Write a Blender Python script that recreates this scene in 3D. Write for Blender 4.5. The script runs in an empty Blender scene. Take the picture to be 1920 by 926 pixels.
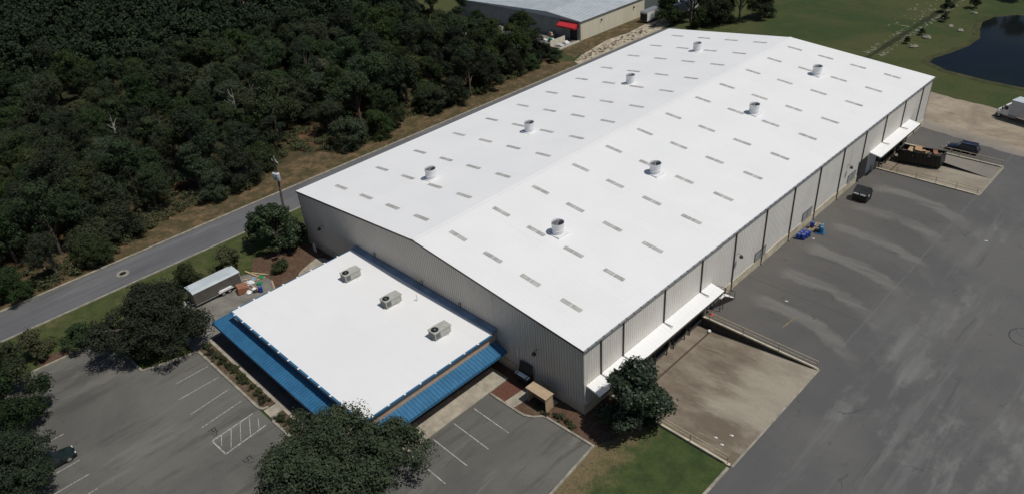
import bpy, math, random
import numpy as np
from mathutils import Matrix, Vector
R = math.radians
sc = bpy.context.scene
C = sc.collection

# ------------------------------------------------------------------ camera
cam_d = bpy.data.cameras.new('camera'); cam = bpy.data.objects.new('camera', cam_d); C.objects.link(cam); sc.camera = cam
cam_d.sensor_width = 36.0; cam_d.lens = 1369.459 / 1920 * 36.0; cam_d.clip_start = 0.5; cam_d.clip_end = 3000
cam.matrix_world = Matrix(((0.7068718506940592, -0.3378475016750586, 0.6214428793608282, 37.34198),
                           (0.7038722264737739, 0.4228765423498942, -0.5707357696246579, -42.8405),
                           (-0.06996197220778698, 0.8408534328538592, 0.5367209973185999, 57.91698), (0, 0, 0, 1)))
# ------------------------------------------------------------------ light
SUN = Vector((0.46, 0.17, 1.0)).normalized()
w = bpy.data.worlds.new("World"); sc.world = w; w.use_nodes = True
nt = w.node_tree; bg = nt.nodes['Background']
sky = nt.nodes.new('ShaderNodeTexSky'); sky.sky_type = 'NISHITA'; sky.sun_disc = False
sky.sun_elevation = math.asin(SUN.z); sky.sun_rotation = math.atan2(SUN.x, SUN.y)
sky.air_density = 1.0; sky.dust_density = 1.0
nt.links.new(sky.outputs[0], bg.inputs[0]); bg.inputs[1].default_value = 0.05
sd = bpy.data.lights.new('sun', 'SUN'); sd.energy = 3.1; sd.angle = R(0.5); sd.color = (1.0, 0.965, 0.91)
so = bpy.data.objects.new('sun', sd); C.objects.link(so); so.location = (0, 0, 120)
so.rotation_euler = SUN.to_track_quat('Z', 'Y').to_euler()
sc.view_settings.view_transform = 'Standard'; sc.view_settings.look = 'None'
sc.view_settings.exposure = 0.0; sc.view_settings.gamma = 1.0

# ------------------------------------------------------------------ materials
class G:
    def __init__(s, name, rough=0.8, metal=0.0, spec=0.5):
        s.m = bpy.data.materials.new(name); s.m.use_nodes = True; s.t = s.m.node_tree; s.N = s.t.nodes; s.L = s.t.links
        s.b = s.N['Principled BSDF']; s.b.inputs['Roughness'].default_value = rough; s.b.inputs['Metallic'].default_value = metal
        s.b.inputs['Specular IOR Level'].default_value = spec
        s._p = None
    def pos(s, kind='pos'):
        if kind == 'pos':
            if s._p is None: s._p = s.N.new('ShaderNodeNewGeometry').outputs['Position']
            return s._p
        return s.N.new('ShaderNodeTexCoord').outputs['Object']
    def xyz(s, v=None):
        n = s.N.new('ShaderNodeSeparateXYZ'); s.L.new(v or s.pos(), n.inputs[0]); return n.outputs
    def inp(s, sock, v):
        if isinstance(v, (int, float)): sock.default_value = v
        elif isinstance(v, tuple): sock.default_value = v if len(v) == 4 or sock.type == 'VECTOR' else (*v, 1)
        else: s.L.new(v, sock)
    def ma(s, op, a, b=0.0, c=None, clamp=False):
        n = s.N.new('ShaderNodeMath'); n.operation = op; n.use_clamp = clamp
        s.inp(n.inputs[0], a); s.inp(n.inputs[1], b)
        if c is not None: s.inp(n.inputs[2], c)
        return n.outputs[0]
    def noise(s, scale, detail=4, rough=0.55, stretch=(1, 1, 1), v=None, dist=0.0, off=(0, 0, 0)):
        mp = s.N.new('ShaderNodeMapping'); s.L.new(v or s.pos(), mp.inputs[0]); mp.inputs['Scale'].default_value = stretch
        mp.inputs['Location'].default_value = off
        n = s.N.new('ShaderNodeTexNoise'); s.L.new(mp.outputs[0], n.inputs[0]); n.inputs['Scale'].default_value = scale
        n.inputs['Detail'].default_value = detail; n.inputs['Roughness'].default_value = rough; n.inputs['Distortion'].default_value = dist
        return n.outputs['Fac']
    def ss(s, x, lo, hi):     # smoothstep
        n = s.N.new('ShaderNodeMapRange'); n.interpolation_type = 'SMOOTHSTEP'; s.inp(n.inputs[0], x)
        n.inputs[1].default_value = lo; n.inputs[2].default_value = hi; return n.outputs[0]
    def mix(s, f, a, b, mode='MIX'):
        n = s.N.new('ShaderNodeMix'); n.data_type = 'RGBA'; n.blend_type = mode
        s.inp(n.inputs[0], f); s.inp(n.inputs[6], a); s.inp(n.inputs[7], b); return n.outputs[2]
    def band(s, x, c, wd, soft):   # 1 inside |x-c|<wd
        d = s.ma('ABSOLUTE', s.ma('SUBTRACT', x, c)); n = s.ss(d, wd, wd + soft); return s.ma('SUBTRACT', 1.0, n)
    def bump(s, h, strength=0.3, dist=0.05):
        n = s.N.new('ShaderNodeBump'); n.inputs['Strength'].default_value = strength; n.inputs['Distance'].default_value = dist
        s.L.new(h, n.inputs['Height']); s.L.new(n.outputs[0], s.b.inputs['Normal'])
    def out(s, col):
        s.inp(s.b.inputs['Base Color'], col); return s.m
MATS = {}
def pm(name, col, var=0.12, scale=3.0, rough=0.7, metal=0.0, stretch=(1, 1, 1), bump=0.0, kind='pos', spec=0.5, fine=True):
    """plain procedural paint / stone: base colour with grime variation"""
    if name in MATS: return MATS[name]
    g = G(name, rough, metal, spec); v = g.pos(kind)
    n = g.noise(scale, 5, 0.6, stretch, v)
    dk = tuple(c * (1 - var * 1.6) for c in col); lt = tuple(min(1, c * (1 + var)) for c in col)
    c = g.mix(g.ss(n, 0.3, 0.7), dk, lt)
    if fine:
        n2 = g.noise(scale * 9, 3, 0.6, stretch, v); c = g.mix(g.ma('MULTIPLY', g.ss(n2, 0.45, 0.7), 0.35), c, dk)
    rr = g.ma('ADD', g.ma('MULTIPLY', n, 0.2), rough - 0.1); g.inp(g.b.inputs['Roughness'], rr)
    if bump: g.bump(g.noise(scale * 6, 4, 0.6, stretch, v), bump, 0.03)
    MATS[name] = g.out(c); return MATS[name]

def m_yard():
    g = G('worn_asphalt_yard', 0.85, spec=0.35); o = g.xyz(); X, Y = o[0], o[1]
    big = g.noise(0.055, 5, 0.6, dist=0.6); med = g.noise(0.35, 5, 0.65); fine = g.noise(5.0, 4, 0.7); grit = g.noise(22, 2, 0.7)
    sx = g.noise(0.5, 5, 0.65, (0.12, 1.0, 1)); sy = g.noise(0.5, 5, 0.65, (1.0, 0.10, 1), off=(3, 7, 0))
    c = g.mix(g.ss(big, 0.35, 0.65), (0.092, 0.090, 0.088), (0.120, 0.117, 0.112))
    near = g.ma('SUBTRACT', 1.0, g.ss(X, 12.0, 17.0))
    # brown silt close to the wall
    silt = g.ma('MULTIPLY', g.ma('SUBTRACT', 1.0, g.ss(X, 1.5, 11.0)), g.ss(med, 0.35, 0.7))
    c = g.mix(g.ma('MULTIPLY', near, 0.25), c, (0.080, 0.074, 0.067))
    c = g.mix(g.ma('MULTIPLY', silt, 0.5), c, (0.125, 0.105, 0.08))
    # washed fans below every downspout
    wob = g.ma('MULTIPLY', g.ma('SUBTRACT', g.noise(0.22, 4, 0.6, off=(9, 2, 0)), 0.5), 2.4)
    ph = g.ma('ADD', g.ma('SUBTRACT', Y, 29.9), g.ma('ADD', wob, g.ma('MULTIPLY', g.ma('POWER', g.ma('MAXIMUM', g.ma('SUBTRACT', X, 8.0), 0.0), 2.0), 0.042)))
    tri = g.ma('ABSOLUTE', g.ma('SUBTRACT', g.ma('FRACT', g.ma('ADD', g.ma('DIVIDE', ph, 7.5), 100.5)), 0.5))
    bnd = g.ma('SUBTRACT', 1.0, g.ss(g.ma('ADD', tri, g.ma('ADD', g.ma('MULTIPLY', g.ma('SUBTRACT', med, 0.5), 0.3), g.ma('MULTIPLY', g.ma('SUBTRACT', fine, 0.5), 0.12))), 0.08, 0.22))
    fade = g.ma('MULTIPLY', g.ss(X, 2.0, 4.5), g.ma('SUBTRACT', 1.0, g.ss(g.ma('ADD', X, g.ma('MULTIPLY', big, 8)), 17.0, 23.0)))
    rng = g.ma('MULTIPLY', g.ss(Y, 23.5, 26.0), g.ma('SUBTRACT', 1.0, g.ss(Y, 69.5, 71.5)))
    bnd = g.ma('MULTIPLY', g.ma('MULTIPLY', bnd, fade), g.ma('MULTIPLY', rng, g.ss(sx, 0.3, 0.6)))
    c = g.mix(g.ma('MULTIPLY', bnd, 0.72), c, (0.185, 0.178, 0.16))
    # dark traffic-polished streaks across (near) and pale long streaks (far)
    c = g.mix(g.ma('MULTIPLY', g.ma('MULTIPLY', near, g.ss(sx, 0.55, 0.72)), 0.4), c, (0.07, 0.066, 0.062))
    far = g.ss(X, 15.0, 22.0)
    c = g.mix(g.ma('MULTIPLY', g.ma('MULTIPLY', far, g.ss(sy, 0.52, 0.66)), 0.5), c, (0.16, 0.158, 0.152))
    trk = g.ss(g.noise(0.9, 5, 0.7, (1.0, 0.06, 1), dist=0.3, off=(1, 9, 0)), 0.58, 0.66)
    c = g.mix(g.ma('MULTIPLY', g.ma('MULTIPLY', far, trk), 0.4), c, (0.065, 0.063, 0.062))
    # broad pale worn patches in the lane
    lane = g.ma('MULTIPLY', g.ss(g.noise(0.085, 6, 0.7, (1.0, 0.5, 1), off=(5, 1, 0)), 0.50, 0.60), g.ma('ADD', g.ma('MULTIPLY', g.ss(sy, 0.35, 0.6), 0.7), 0.3))
    c = g.mix(g.ma('MULTIPLY', g.ma('MULTIPLY', far, lane), 0.75), c, (0.185, 0.185, 0.175))
    # paving joint
    jw = g.ma('ADD', X, g.ma('MULTIPLY', med, 0.35))
    j = g.ma('MULTIPLY', g.band(jw, 15.85, 0.05, 0.10), g.ma('MULTIPLY', g.ss(Y, 26, 28), g.ss(med, 0.35, 0.5)))
    c = g.mix(g.ma('MULTIPLY', j, 0.35), c, (0.17, 0.165, 0.155))
    j2 = g.band(g.ma('ADD', Y, g.ma('MULTIPLY', med, 0.5)), 33.8, 0.03, 0.06)
    c = g.mix(g.ma('MULTIPLY', g.ma('MULTIPLY', j2, near), 0.6), c, (0.05, 0.05, 0.05))
    # cracks
    vo = g.N.new('ShaderNodeTexVoronoi'); vo.feature = 'DISTANCE_TO_EDGE'; vo.inputs['Scale'].default_value = 0.16
    mp = g.N.new('ShaderNodeMapping'); g.L.new(g.pos(), mp.inputs[0])
    nz = g.N.new('ShaderNodeTexNoise'); nz.inputs['Scale'].default_value = 0.8; nz.inputs['Detail'].default_value = 4; g.L.new(g.pos(), nz.inputs[0])
    av = g.N.new('ShaderNodeVectorMath'); av.operation = 'MULTIPLY_ADD'; g.L.new(nz.outputs['Color'], av.inputs[0]); av.inputs[1].default_value = (3, 3, 0); g.L.new(g.pos(), av.inputs[2])
    g.L.new(av.outputs[0], vo.inputs['Vector'])
    cr = g.ma('SUBTRACT', 1.0, g.ss(vo.outputs['Distance'], 0.003, 0.014))
    c = g.mix(g.ma('MULTIPLY', cr, g.ma('MULTIPLY', g.ss(med, 0.5, 0.62), 0.55)), c, (0.045, 0.045, 0.045))
    c = g.mix(g.ma('MULTIPLY', g.ss(fine, 0.4, 0.75), 0.25), c, (0.06, 0.06, 0.06))
    c = g.mix(g.ma('MULTIPLY', g.ss(grit, 0.6, 0.8), 0.3), c, (0.2, 0.2, 0.195))
    g.bump(grit, 0.25, 0.02); return g.out(c)
def m_lot(name, a, b, dirx=0.15, diry=1.0):
    g = G(name, 0.85, spec=0.35)
    big = g.noise(0.09, 5, 0.6, dist=0.5); st = g.noise(0.6, 5, 0.65, (dirx, diry, 1)); fine = g.noise(6.0, 4, 0.7); grit = g.noise(22, 2, 0.7)
    c = g.mix(g.ss(big, 0.32, 0.68), a, b)
    c = g.mix(g.ma('MULTIPLY', g.ss(st, 0.5, 0.66), 0.6), c, tuple(x * 0.66 for x in a))
    c = g.mix(g.ma('MULTIPLY', g.ss(g.noise(1.1, 3, 0.5, off=(6, 1, 0)), 0.70, 0.76), 0.5), c, tuple(x * 0.45 for x in a))
    c = g.mix(g.ma('MULTIPLY', g.ss(g.noise(0.4, 5, 0.7, (dirx, diry, 1), off=(4, 4, 0)), 0.54, 0.66), 0.6), c, tuple(x * 1.25 for x in b))
    c = g.mix(g.ma('MULTIPLY', g.ss(fine, 0.4, 0.75), 0.25), c, tuple(x * 0.6 for x in a))
    c = g.mix(g.ma('MULTIPLY', g.ss(grit, 0.6, 0.8), 0.25), c, (0.19, 0.19, 0.18))
    g.bump(grit, 0.25, 0.02); return g.out(c)
def m_pit():
    g = G('stained_concrete', 0.85, spec=0.3); o = g.xyz(); X, Y = o[0], o[1]
    big = g.noise(0.16, 6, 0.68, (0.6, 1.2, 1), dist=0.2); st = g.noise(0.55, 6, 0.75, (0.16, 1, 1)); fine = g.noise(4, 5, 0.7)
    c = g.mix(g.ss(big, 0.36, 0.62), (0.145, 0.12, 0.09), (0.31, 0.275, 0.215))
    c = g.mix(g.ma('MULTIPLY', g.ss(st, 0.52, 0.68), 0.5), c, (0.105, 0.086, 0.066))
    c = g.mix(g.ma('MULTIPLY', g.ss(g.noise(0.7, 5, 0.7, (0.15, 1, 1), off=(8, 3, 0)), 0.55, 0.7), 0.55), c, (0.36, 0.325, 0.26))
    c = g.mix(g.ma('MULTIPLY', g.ss(fine, 0.42, 0.75), 0.35), c, (0.09, 0.075, 0.06))
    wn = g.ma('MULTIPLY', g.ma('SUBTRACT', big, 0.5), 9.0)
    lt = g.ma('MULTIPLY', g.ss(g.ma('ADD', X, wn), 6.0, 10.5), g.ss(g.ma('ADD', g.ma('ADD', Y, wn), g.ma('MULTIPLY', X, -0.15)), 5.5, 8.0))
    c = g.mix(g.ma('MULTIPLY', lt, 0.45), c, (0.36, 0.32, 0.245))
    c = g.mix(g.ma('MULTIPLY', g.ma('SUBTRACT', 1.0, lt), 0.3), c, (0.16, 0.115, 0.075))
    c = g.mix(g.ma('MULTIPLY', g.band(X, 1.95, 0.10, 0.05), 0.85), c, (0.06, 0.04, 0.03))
    
    g.bump(fine, 0.2, 0.02); return g.out(c)
def m_ground():
    g = G('grass_and_forest_floor', 0.95, spec=0.15); o = g.xyz(); X, Y = o[0], o[1]
    big = g.noise(0.03, 5, 0.6, dist=0.4); med = g.noise(0.22, 6, 0.7); fine = g.noise(2.2, 5, 0.75); st = g.noise(0.35, 5, 0.7, (0.3, 1.4, 1))
    grass = g.mix(g.ss(big, 0.38, 0.6), (0.040, 0.062, 0.020), (0.070, 0.078, 0.028))
    grass = g.mix(g.ma('MULTIPLY', g.ss(med, 0.5, 0.7), 0.6), grass, (0.088, 0.076, 0.036))
    grass = g.mix(g.ma('MULTIPLY', g.ss(st, 0.52, 0.7), 0.45), grass, (0.035, 0.055, 0.02))
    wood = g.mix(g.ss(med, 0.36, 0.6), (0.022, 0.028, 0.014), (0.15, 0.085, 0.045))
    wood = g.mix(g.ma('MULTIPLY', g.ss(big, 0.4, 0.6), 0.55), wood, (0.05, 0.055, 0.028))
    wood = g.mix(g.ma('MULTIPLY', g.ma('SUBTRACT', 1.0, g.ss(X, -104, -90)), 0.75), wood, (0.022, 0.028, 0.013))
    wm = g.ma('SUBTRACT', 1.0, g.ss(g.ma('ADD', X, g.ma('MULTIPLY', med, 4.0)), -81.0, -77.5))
    fm = g.ma('SUBTRACT', 1.0, g.ss(Y, 84, 90)); 
    c = g.mix(g.ma('MULTIPLY', wm, fm), grass, wood)
    c = g.mix(g.ma('MULTIPLY', g.ss(fine, 0.45, 0.75), 0.5), c, (0.02, 0.024, 0.012))
    g.bump(fine, 0.6, 0.15); return g.out(c)
def m_grass(name, a, b, straw, amt=0.5, sc_=0.25):
    g = G(name, 0.95, spec=0.15)
    med = g.noise(sc_, 6, 0.7, dist=0.3); fine = g.noise(2.5, 5, 0.8); f2 = g.noise(11, 3, 0.8)
    c = g.mix(g.ss(g.noise(sc_ * 2.5, 4, 0.6, off=(3, 3, 0)), 0.35, 0.65), a, b)
    c = g.mix(g.ma('MULTIPLY', g.ss(med, 0.6 - amt * 0.35, 0.68), min(1, amt + 0.3)), c, straw)
    c = g.mix(g.ma('MULTIPLY', g.ss(fine, 0.45, 0.72), 0.5), c, tuple(x * 0.45 for x in a))
    c = g.mix(g.ma('MULTIPLY', g.ss(f2, 0.56, 0.72), 0.5), c, tuple(min(1, x * 1.6) for x in straw))
    c = g.mix(g.ma('MULTIPLY', g.ss(g.noise(0.9, 5, 0.8, off=(2, 8, 0)), 0.52, 0.62), 0.5), c, tuple(x * 0.8 for x in a))
    g.bump(fine, 0.5, 0.1); return g.out(c)
def m_front_grass():
    g = G('front_lawn_with_straw', 0.95, spec=0.15); o = g.xyz(); X, Y = o[0], o[1]
    fine = g.noise(2.5, 5, 0.8); f2 = g.noise(9, 3, 0.8); med = g.noise(0.5, 6, 0.75)
    c = g.mix(g.ss(g.noise(0.5, 4, 0.6, off=(3, 3, 0)), 0.35, 0.65), (0.038, 0.060, 0.020), (0.060, 0.082, 0.027))
    d = g.ma('ADD', g.ma('MULTIPLY', g.ma('SUBTRACT', X, 3.4), 1.0), g.ma('MULTIPLY', g.ma('SUBTRACT', med, 0.5), 9.0))
    st = g.ma('MULTIPLY', g.ma('SUBTRACT', 1.0, g.ss(d, 1.5, 5.0)), g.ss(f2, 0.3, 0.55))
    c = g.mix(g.ma('MULTIPLY', st, 0.85), c, (0.21, 0.145, 0.085))
    c = g.mix(g.ma('MULTIPLY', g.ss(f2, 0.62, 0.78), 0.3), c, (0.16, 0.14, 0.07))
    c = g.mix(g.ma('MULTIPLY', g.ss(fine, 0.45, 0.72), 0.45), c, (0.018, 0.026, 0.010))
    g.bump(fine, 0.5, 0.1); return g.out(c)
def m_gravel():
    g = G('pale_dirt_and_gravel', 0.95, spec=0.2); o = g.xyz(); X, Y = o[0], o[1]
    big = g.noise(0.10, 6, 0.65, dist=0.5); st = g.noise(0.8, 6, 0.7, (0.35, 1, 1)); fine = g.noise(3, 5, 0.75)
    c = g.mix(g.ss(big, 0.36, 0.62), (0.23, 0.19, 0.14), (0.37, 0.31, 0.23))
    gm = g.ma('SUBTRACT', 1.0, g.ss(g.ma('ADD', g.ma('SUBTRACT', Y, g.ma('MULTIPLY', X, -0.25)), g.ma('MULTIPLY', st, 7)), 98.5, 103.0))
    c = g.mix(g.ma('MULTIPLY', gm, 0.75), c, (0.185, 0.178, 0.165))
    c = g.mix(g.ma('MULTIPLY', g.ss(st, 0.5, 0.66), 0.5), c, (0.15, 0.125, 0.095))
    c = g.mix(g.ma('MULTIPLY', g.ss(fine, 0.45, 0.75), 0.3), c, (0.12, 0.10, 0.08))
    g.bump(fine, 0.4, 0.08); return g.out(c)
def m_roof():
    g = G('white_roof_coating', 0.55, spec=0.4); o = g.xyz(); Y = o[1]
    n = g.noise(0.12, 5, 0.6); st = g.noise(0.8, 4, 0.7, (0.08, 1.2, 1))
    c = g.mix(g.ss(n, 0.3, 0.7), (0.765, 0.765, 0.755), (0.80, 0.797, 0.785))
    c = g.mix(g.ma('MULTIPLY', g.ss(st, 0.5, 0.8), 0.35), c, (0.70, 0.70, 0.70))
    fr = g.ma('ABSOLUTE', g.ma('SUBTRACT', g.ma('FRACT', g.ma('DIVIDE', g.ma('ADD', Y, 500), 7.62)), 0.5))
    c = g.mix(g.ma('MULTIPLY', g.ss(fr, 0.495, 0.5), 0.25), c, (0.62, 0.63, 0.63))
    return g.out(c)
def m_wall(name, col, streak, axis, off=0.0):
    g = G(name, 0.42, 0.08, 0.4); o = g.xyz()
    st = g.noise(1.0, 6, 0.7, (2.2, 2.2, 0.10)); n = g.noise(0.25, 5, 0.6, off=(1, 4, 2)); f = g.noise(3.0, 4, 0.7, (4, 4, 0.3))
    c = g.mix(g.ss(n, 0.35, 0.65), tuple(x * 0.92 for x in col), col)
    c = g.mix(g.ma('MULTIPLY', g.ss(st, 0.48, 0.72), 0.45), c, streak)
    c = g.mix(g.ma('MULTIPLY', g.ss(g.noise(0.5, 4, 0.7, (1.2, 1.2, 0.06), off=(7, 7, 0)), 0.62, 0.72), 0.4), c, (0.40, 0.27, 0.17))
    # darker brown band in the flat beside every rib, brings the ribs out
    fr = g.ma('FRACT', g.ma('ADD', g.ma('DIVIDE', o[axis], 0.381), 400.0 + off))
    c = g.mix(g.ma('MULTIPLY', g.ss(g.ma('ABSOLUTE', g.ma('SUBTRACT', fr, 0.25)), 0.20, 0.0), g.ma('ADD', g.ma('MULTIPLY', f, 0.5), 0.45)), c, tuple(x * 0.5 for x in streak))
    c = g.mix(g.ma('MULTIPLY', g.ss(f, 0.5, 0.75), 0.2), c, tuple(x * 0.6 for x in col))
    g.inp(g.b.inputs['Roughness'], g.ma('ADD', g.ma('MULTIPLY', n, 0.25), 0.35)); return g.out(c)
def m_leaf(name, a, b, c_hi, rough=0.75, spec=0.12):
    g = G(name, rough, spec=spec); v = g.pos('obj')
    oi = g.N.new('ShaderNodeObjectInfo').outputs['Random']
    n = g.noise(0.55, 3, 0.6, v=v); f = g.noise(2.2, 2, 0.6, v=v)
    c = g.mix(g.ss(n, 0.35, 0.65), a, b)
    c = g.mix(g.ma('MULTIPLY', g.ss(f, 0.5, 0.75), 0.6), c, c_hi)
    hv = g.N.new('ShaderNodeHueSaturation'); g.L.new(c, hv.inputs['Color'])
    g.L.new(g.ma('ADD', g.ma('MULTIPLY', oi, 0.05), 0.475), hv.inputs['Hue'])
    g.L.new(g.ma('ADD', g.ma('MULTIPLY', g.ma('FRACT', g.ma('MULTIPLY', oi, 7.31)), 0.65), 0.65), hv.inputs['Value'])
    g.L.new(g.ma('ADD', g.ma('MULTIPLY', g.ma('FRACT', g.ma('MULTIPLY', oi, 3.77)), 0.4), 0.7), hv.inputs['Saturation'])
    g.L.new(hv.outputs[0], g.b.inputs['Base Color'])
    return g.m
M_YARD = m_yard(); M_PIT = m_pit(); M_GROUND = m_ground(); M_ROOF = m_roof(); M_GRAVEL = m_gravel(); M_LAWN = m_front_grass()
M_LOT = m_lot('parking_lot_asphalt', (0.098, 0.095, 0.085), (0.140, 0.134, 0.117), 1.0, 0.16)
M_ROAD = m_lot('road_asphalt', (0.112, 0.113, 0.118), (0.135, 0.136, 0.138), 1.2, 0.12)
M_VERGE = m_grass('verge_grass', (0.045, 0.062, 0.020), (0.07, 0.083, 0.028), (0.15, 0.12, 0.06), 0.25)
M_DRY = m_grass('dry_roadside_grass', (0.052, 0.054, 0.023), (0.10, 0.072, 0.038), (0.21, 0.135, 0.078), 0.5, 0.42)
M_MULCH = m_grass('reddish_mulch', (0.085, 0.053, 0.036), (0.125, 0.073, 0.05), (0.15, 0.115, 0.07), 0.35, 0.8)
M_BED = m_grass('planting_bed_mulch', (0.085, 0.058, 0.038), (0.12, 0.085, 0.055), (0.20, 0.165, 0.11), 0.35, 0.9)
M_REDMULCH = m_grass('red_brown_mulch', (0.115, 0.05, 0.035), (0.15, 0.065, 0.045), (0.16, 0.09, 0.06), 0.2, 1.5)
M_SAND = pm('pale_sand', (0.42, 0.36, 0.27), 0.25, 0.6, 0.95, bump=0.3)
M_CONC = pm('sidewalk_concrete', (0.36, 0.32, 0.25), 0.18, 0.7, 0.85, bump=0.1)
M_KERB = pm('kerb_concrete', (0.30, 0.275, 0.22), 0.2, 1.2, 0.85, bump=0.1)
M_PAD = pm('grey_concrete_pad', (0.19, 0.18, 0.155), 0.2, 0.5, 0.85, bump=0.1)
M_SHADEPAD = pm('dark_weathered_paving', (0.10, 0.095, 0.09), 0.2, 0.5, 0.85)
M_BASE = pm('cream_painted_base', (0.52, 0.46, 0.34), 0.16, 0.8, 0.8)
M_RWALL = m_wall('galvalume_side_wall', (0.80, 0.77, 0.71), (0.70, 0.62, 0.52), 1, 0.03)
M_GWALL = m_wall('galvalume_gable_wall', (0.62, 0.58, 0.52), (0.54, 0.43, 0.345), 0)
M_DKCONC = pm('black_concrete', (0.05, 0.045, 0.04), 0.3, 1.5, 0.9)
M_TRIM = pm('dark_bronze_trim', (0.045, 0.038, 0.032), 0.2, 2, 0.5)
M_SKY = pm('dirty_skylight_panel', (0.45, 0.44, 0.41), 0.16, 0.9, 0.45)
M_WHITE = pm('white_paint', (0.78, 0.78, 0.77), 0.05, 1.0, 0.5)
M_FANW = pm('white_coated_metal', (0.74, 0.745, 0.75), 0.03, 2, 0.5, fine=False)
M_DARK = pm('dark_void', (0.02, 0.02, 0.022), 0.2, 1, 0.7)
M_BLACK = pm('black_paint', (0.018, 0.02, 0.022), 0.3, 1.5, 0.45)
M_RUBBER = pm('black_rubber', (0.022, 0.021, 0.02), 0.2, 2, 0.8)
M_BLUE = pm('blue_metal_roofing', (0.035, 0.145, 0.27), 0.1, 0.8, 0.4)
M_BLUED = pm('deep_blue_seam', (0.02, 0.09, 0.20), 0.1, 1, 0.4)
M_FLASH = pm('faded_blue_flashing', (0.19, 0.27, 0.37), 0.15, 0.5, 0.5)
M_BROWN = pm('brown_brick_wall', (0.12, 0.08, 0.06), 0.2, 3, 0.85)
M_TAN = pm('tan_stucco_band', (0.50, 0.36, 0.26), 0.08, 2, 0.85)
M_AC = pm('beige_sheet_metal', (0.42, 0.42, 0.38), 0.1, 2, 0.5)
M_ACG = pm('condenser_coil_grey', (0.13, 0.135, 0.13), 0.25, 12, 0.5)
M_SCRAPW = pm('weathered_scrap_wood', (0.17, 0.11, 0.07), 0.3, 4, 0.9)
M_RAIL = pm('tan_painted_rail', (0.46, 0.38, 0.25), 0.15, 3, 0.6)
M_BARK = pm('grey_brown_bark', (0.14, 0.11, 0.085), 0.35, 4, 0.9, kind='obj')
M_DEAD = pm('bleached_dead_wood', (0.42, 0.40, 0.36), 0.2, 4, 0.9, kind='obj')
M_LINE = pm('worn_white_marking', (0.38, 0.38, 0.355), 0.35, 3.5, 0.8)
M_YLINE = pm('worn_yellow_marking', (0.26, 0.19, 0.07), 0.35, 2.5, 0.8)
M_NUM = pm('black_stencil_paint', (0.035, 0.035, 0.035), 0.3, 4, 0.8)
M_GLASS = pm('dark_window_glass', (0.02, 0.025, 0.03), 0.1, 1, 0.08, fine=False)
M_STEEL = pm('galvanised_steel', (0.38, 0.39, 0.39), 0.12, 3, 0.4, 0.5)
M_CREAM = pm('cream_metal_cladding', (0.66, 0.61, 0.48), 0.06, 0.5, 0.6, stretch=(1, 1, 0.1))
M_GREYR = pm('pale_grey_metal_roof', (0.50, 0.55, 0.57), 0.07, 0.4, 0.45)
M_CLAD = pm('grey_metal_cladding', (0.28, 0.29, 0.29), 0.1, 0.5, 0.6)
M_RED = pm('red_awning', (0.55, 0.03, 0.04), 0.1, 1, 0.6)
M_DRUM = pm('blue_plastic_drum', (0.015, 0.05, 0.30), 0.12, 3, 0.4, kind='obj')
M_TEAL = pm('teal_blue_plastic', (0.02, 0.16, 0.36), 0.12, 3, 0.4, kind='obj')
M_WOOD = pm('raw_pallet_wood', (0.45, 0.33, 0.19), 0.25, 4, 0.85, kind='obj')
M_CARD = pm('brown_cardboard', (0.40, 0.25, 0.14), 0.15, 3, 0.85, kind='obj')
M_BOXR = pm('reddish_cardboard', (0.27, 0.12, 0.07), 0.15, 3, 0.85, kind='obj')
M_GREEN = pm('green_plastic', (0.02, 0.22, 0.09), 0.1, 2, 0.5)
M_ORANGE = pm('red_orange_cone', (0.8, 0.06, 0.03), 0.05, 2, 0.5)
M_NAVY = pm('navy_car_paint', (0.012, 0.015, 0.032), 0.1, 1, 0.16, kind='obj')
M_CARD2 = pm('dark_green_car_paint', (0.012, 0.02, 0.018), 0.1, 1, 0.2, kind='obj')
M_CARS = pm('silver_grey_car_paint', (0.12, 0.14, 0.15), 0.1, 1, 0.25, kind='obj')
M_GREYBOX = pm('grey_box_panel', (0.50, 0.51, 0.53), 0.08, 1, 0.5)
M_TRAIL = pm('brown_grey_trailer_side', (0.105, 0.095, 0.085), 0.12, 1, 0.5)
M_TAILR = pm('red_lamp_plastic', (0.4, 0.01, 0.01), 0.05, 2, 0.3)
M_LAMP = pm('clear_lamp_plastic', (0.7, 0.7, 0.68), 0.05, 2, 0.15)
M_HUT = pm('tan_shelter_board', (0.44, 0.33, 0.21), 0.08, 1.5, 0.75)
g = G('dark_pond_water', 0.08, spec=0.05); n_ = g.noise(1.6, 3, 0.6); g.bump(n_, 0.05, 0.03)
M_WATER = g.out(g.mix(g.ss(g.noise(0.04, 4, 0.6), 0.4, 0.65), (0.004, 0.007, 0.010), (0.009, 0.011, 0.010)))
LEAF_OAK = m_leaf('oak_leaves', (0.022, 0.036, 0.013), (0.034, 0.052, 0.018), (0.068, 0.086, 0.034))
LEAF_WOOD = m_leaf('wood_leaves', (0.024, 0.037, 0.015), (0.040, 0.057, 0.022), (0.058, 0.078, 0.030))
LEAF_PINE = m_leaf('pine_needles', (0.021, 0.030, 0.015), (0.030, 0.041, 0.019), (0.046, 0.054, 0.027))
LEAF_FAR = m_leaf('far_wood_leaves', (0.014, 0.022, 0.011), (0.022, 0.033, 0.014), (0.030, 0.042, 0.018))
LEAF_OLIVE = m_leaf('olive_leaves', (0.045, 0.054, 0.021), (0.060, 0.067, 0.026), (0.085, 0.086, 0.038))
LEAF_MAG = m_leaf('glossy_magnolia_leaves', (0.028, 0.050, 0.019), (0.042, 0.072, 0.027), (0.085, 0.115, 0.048), 0.45, 0.22)

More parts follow.
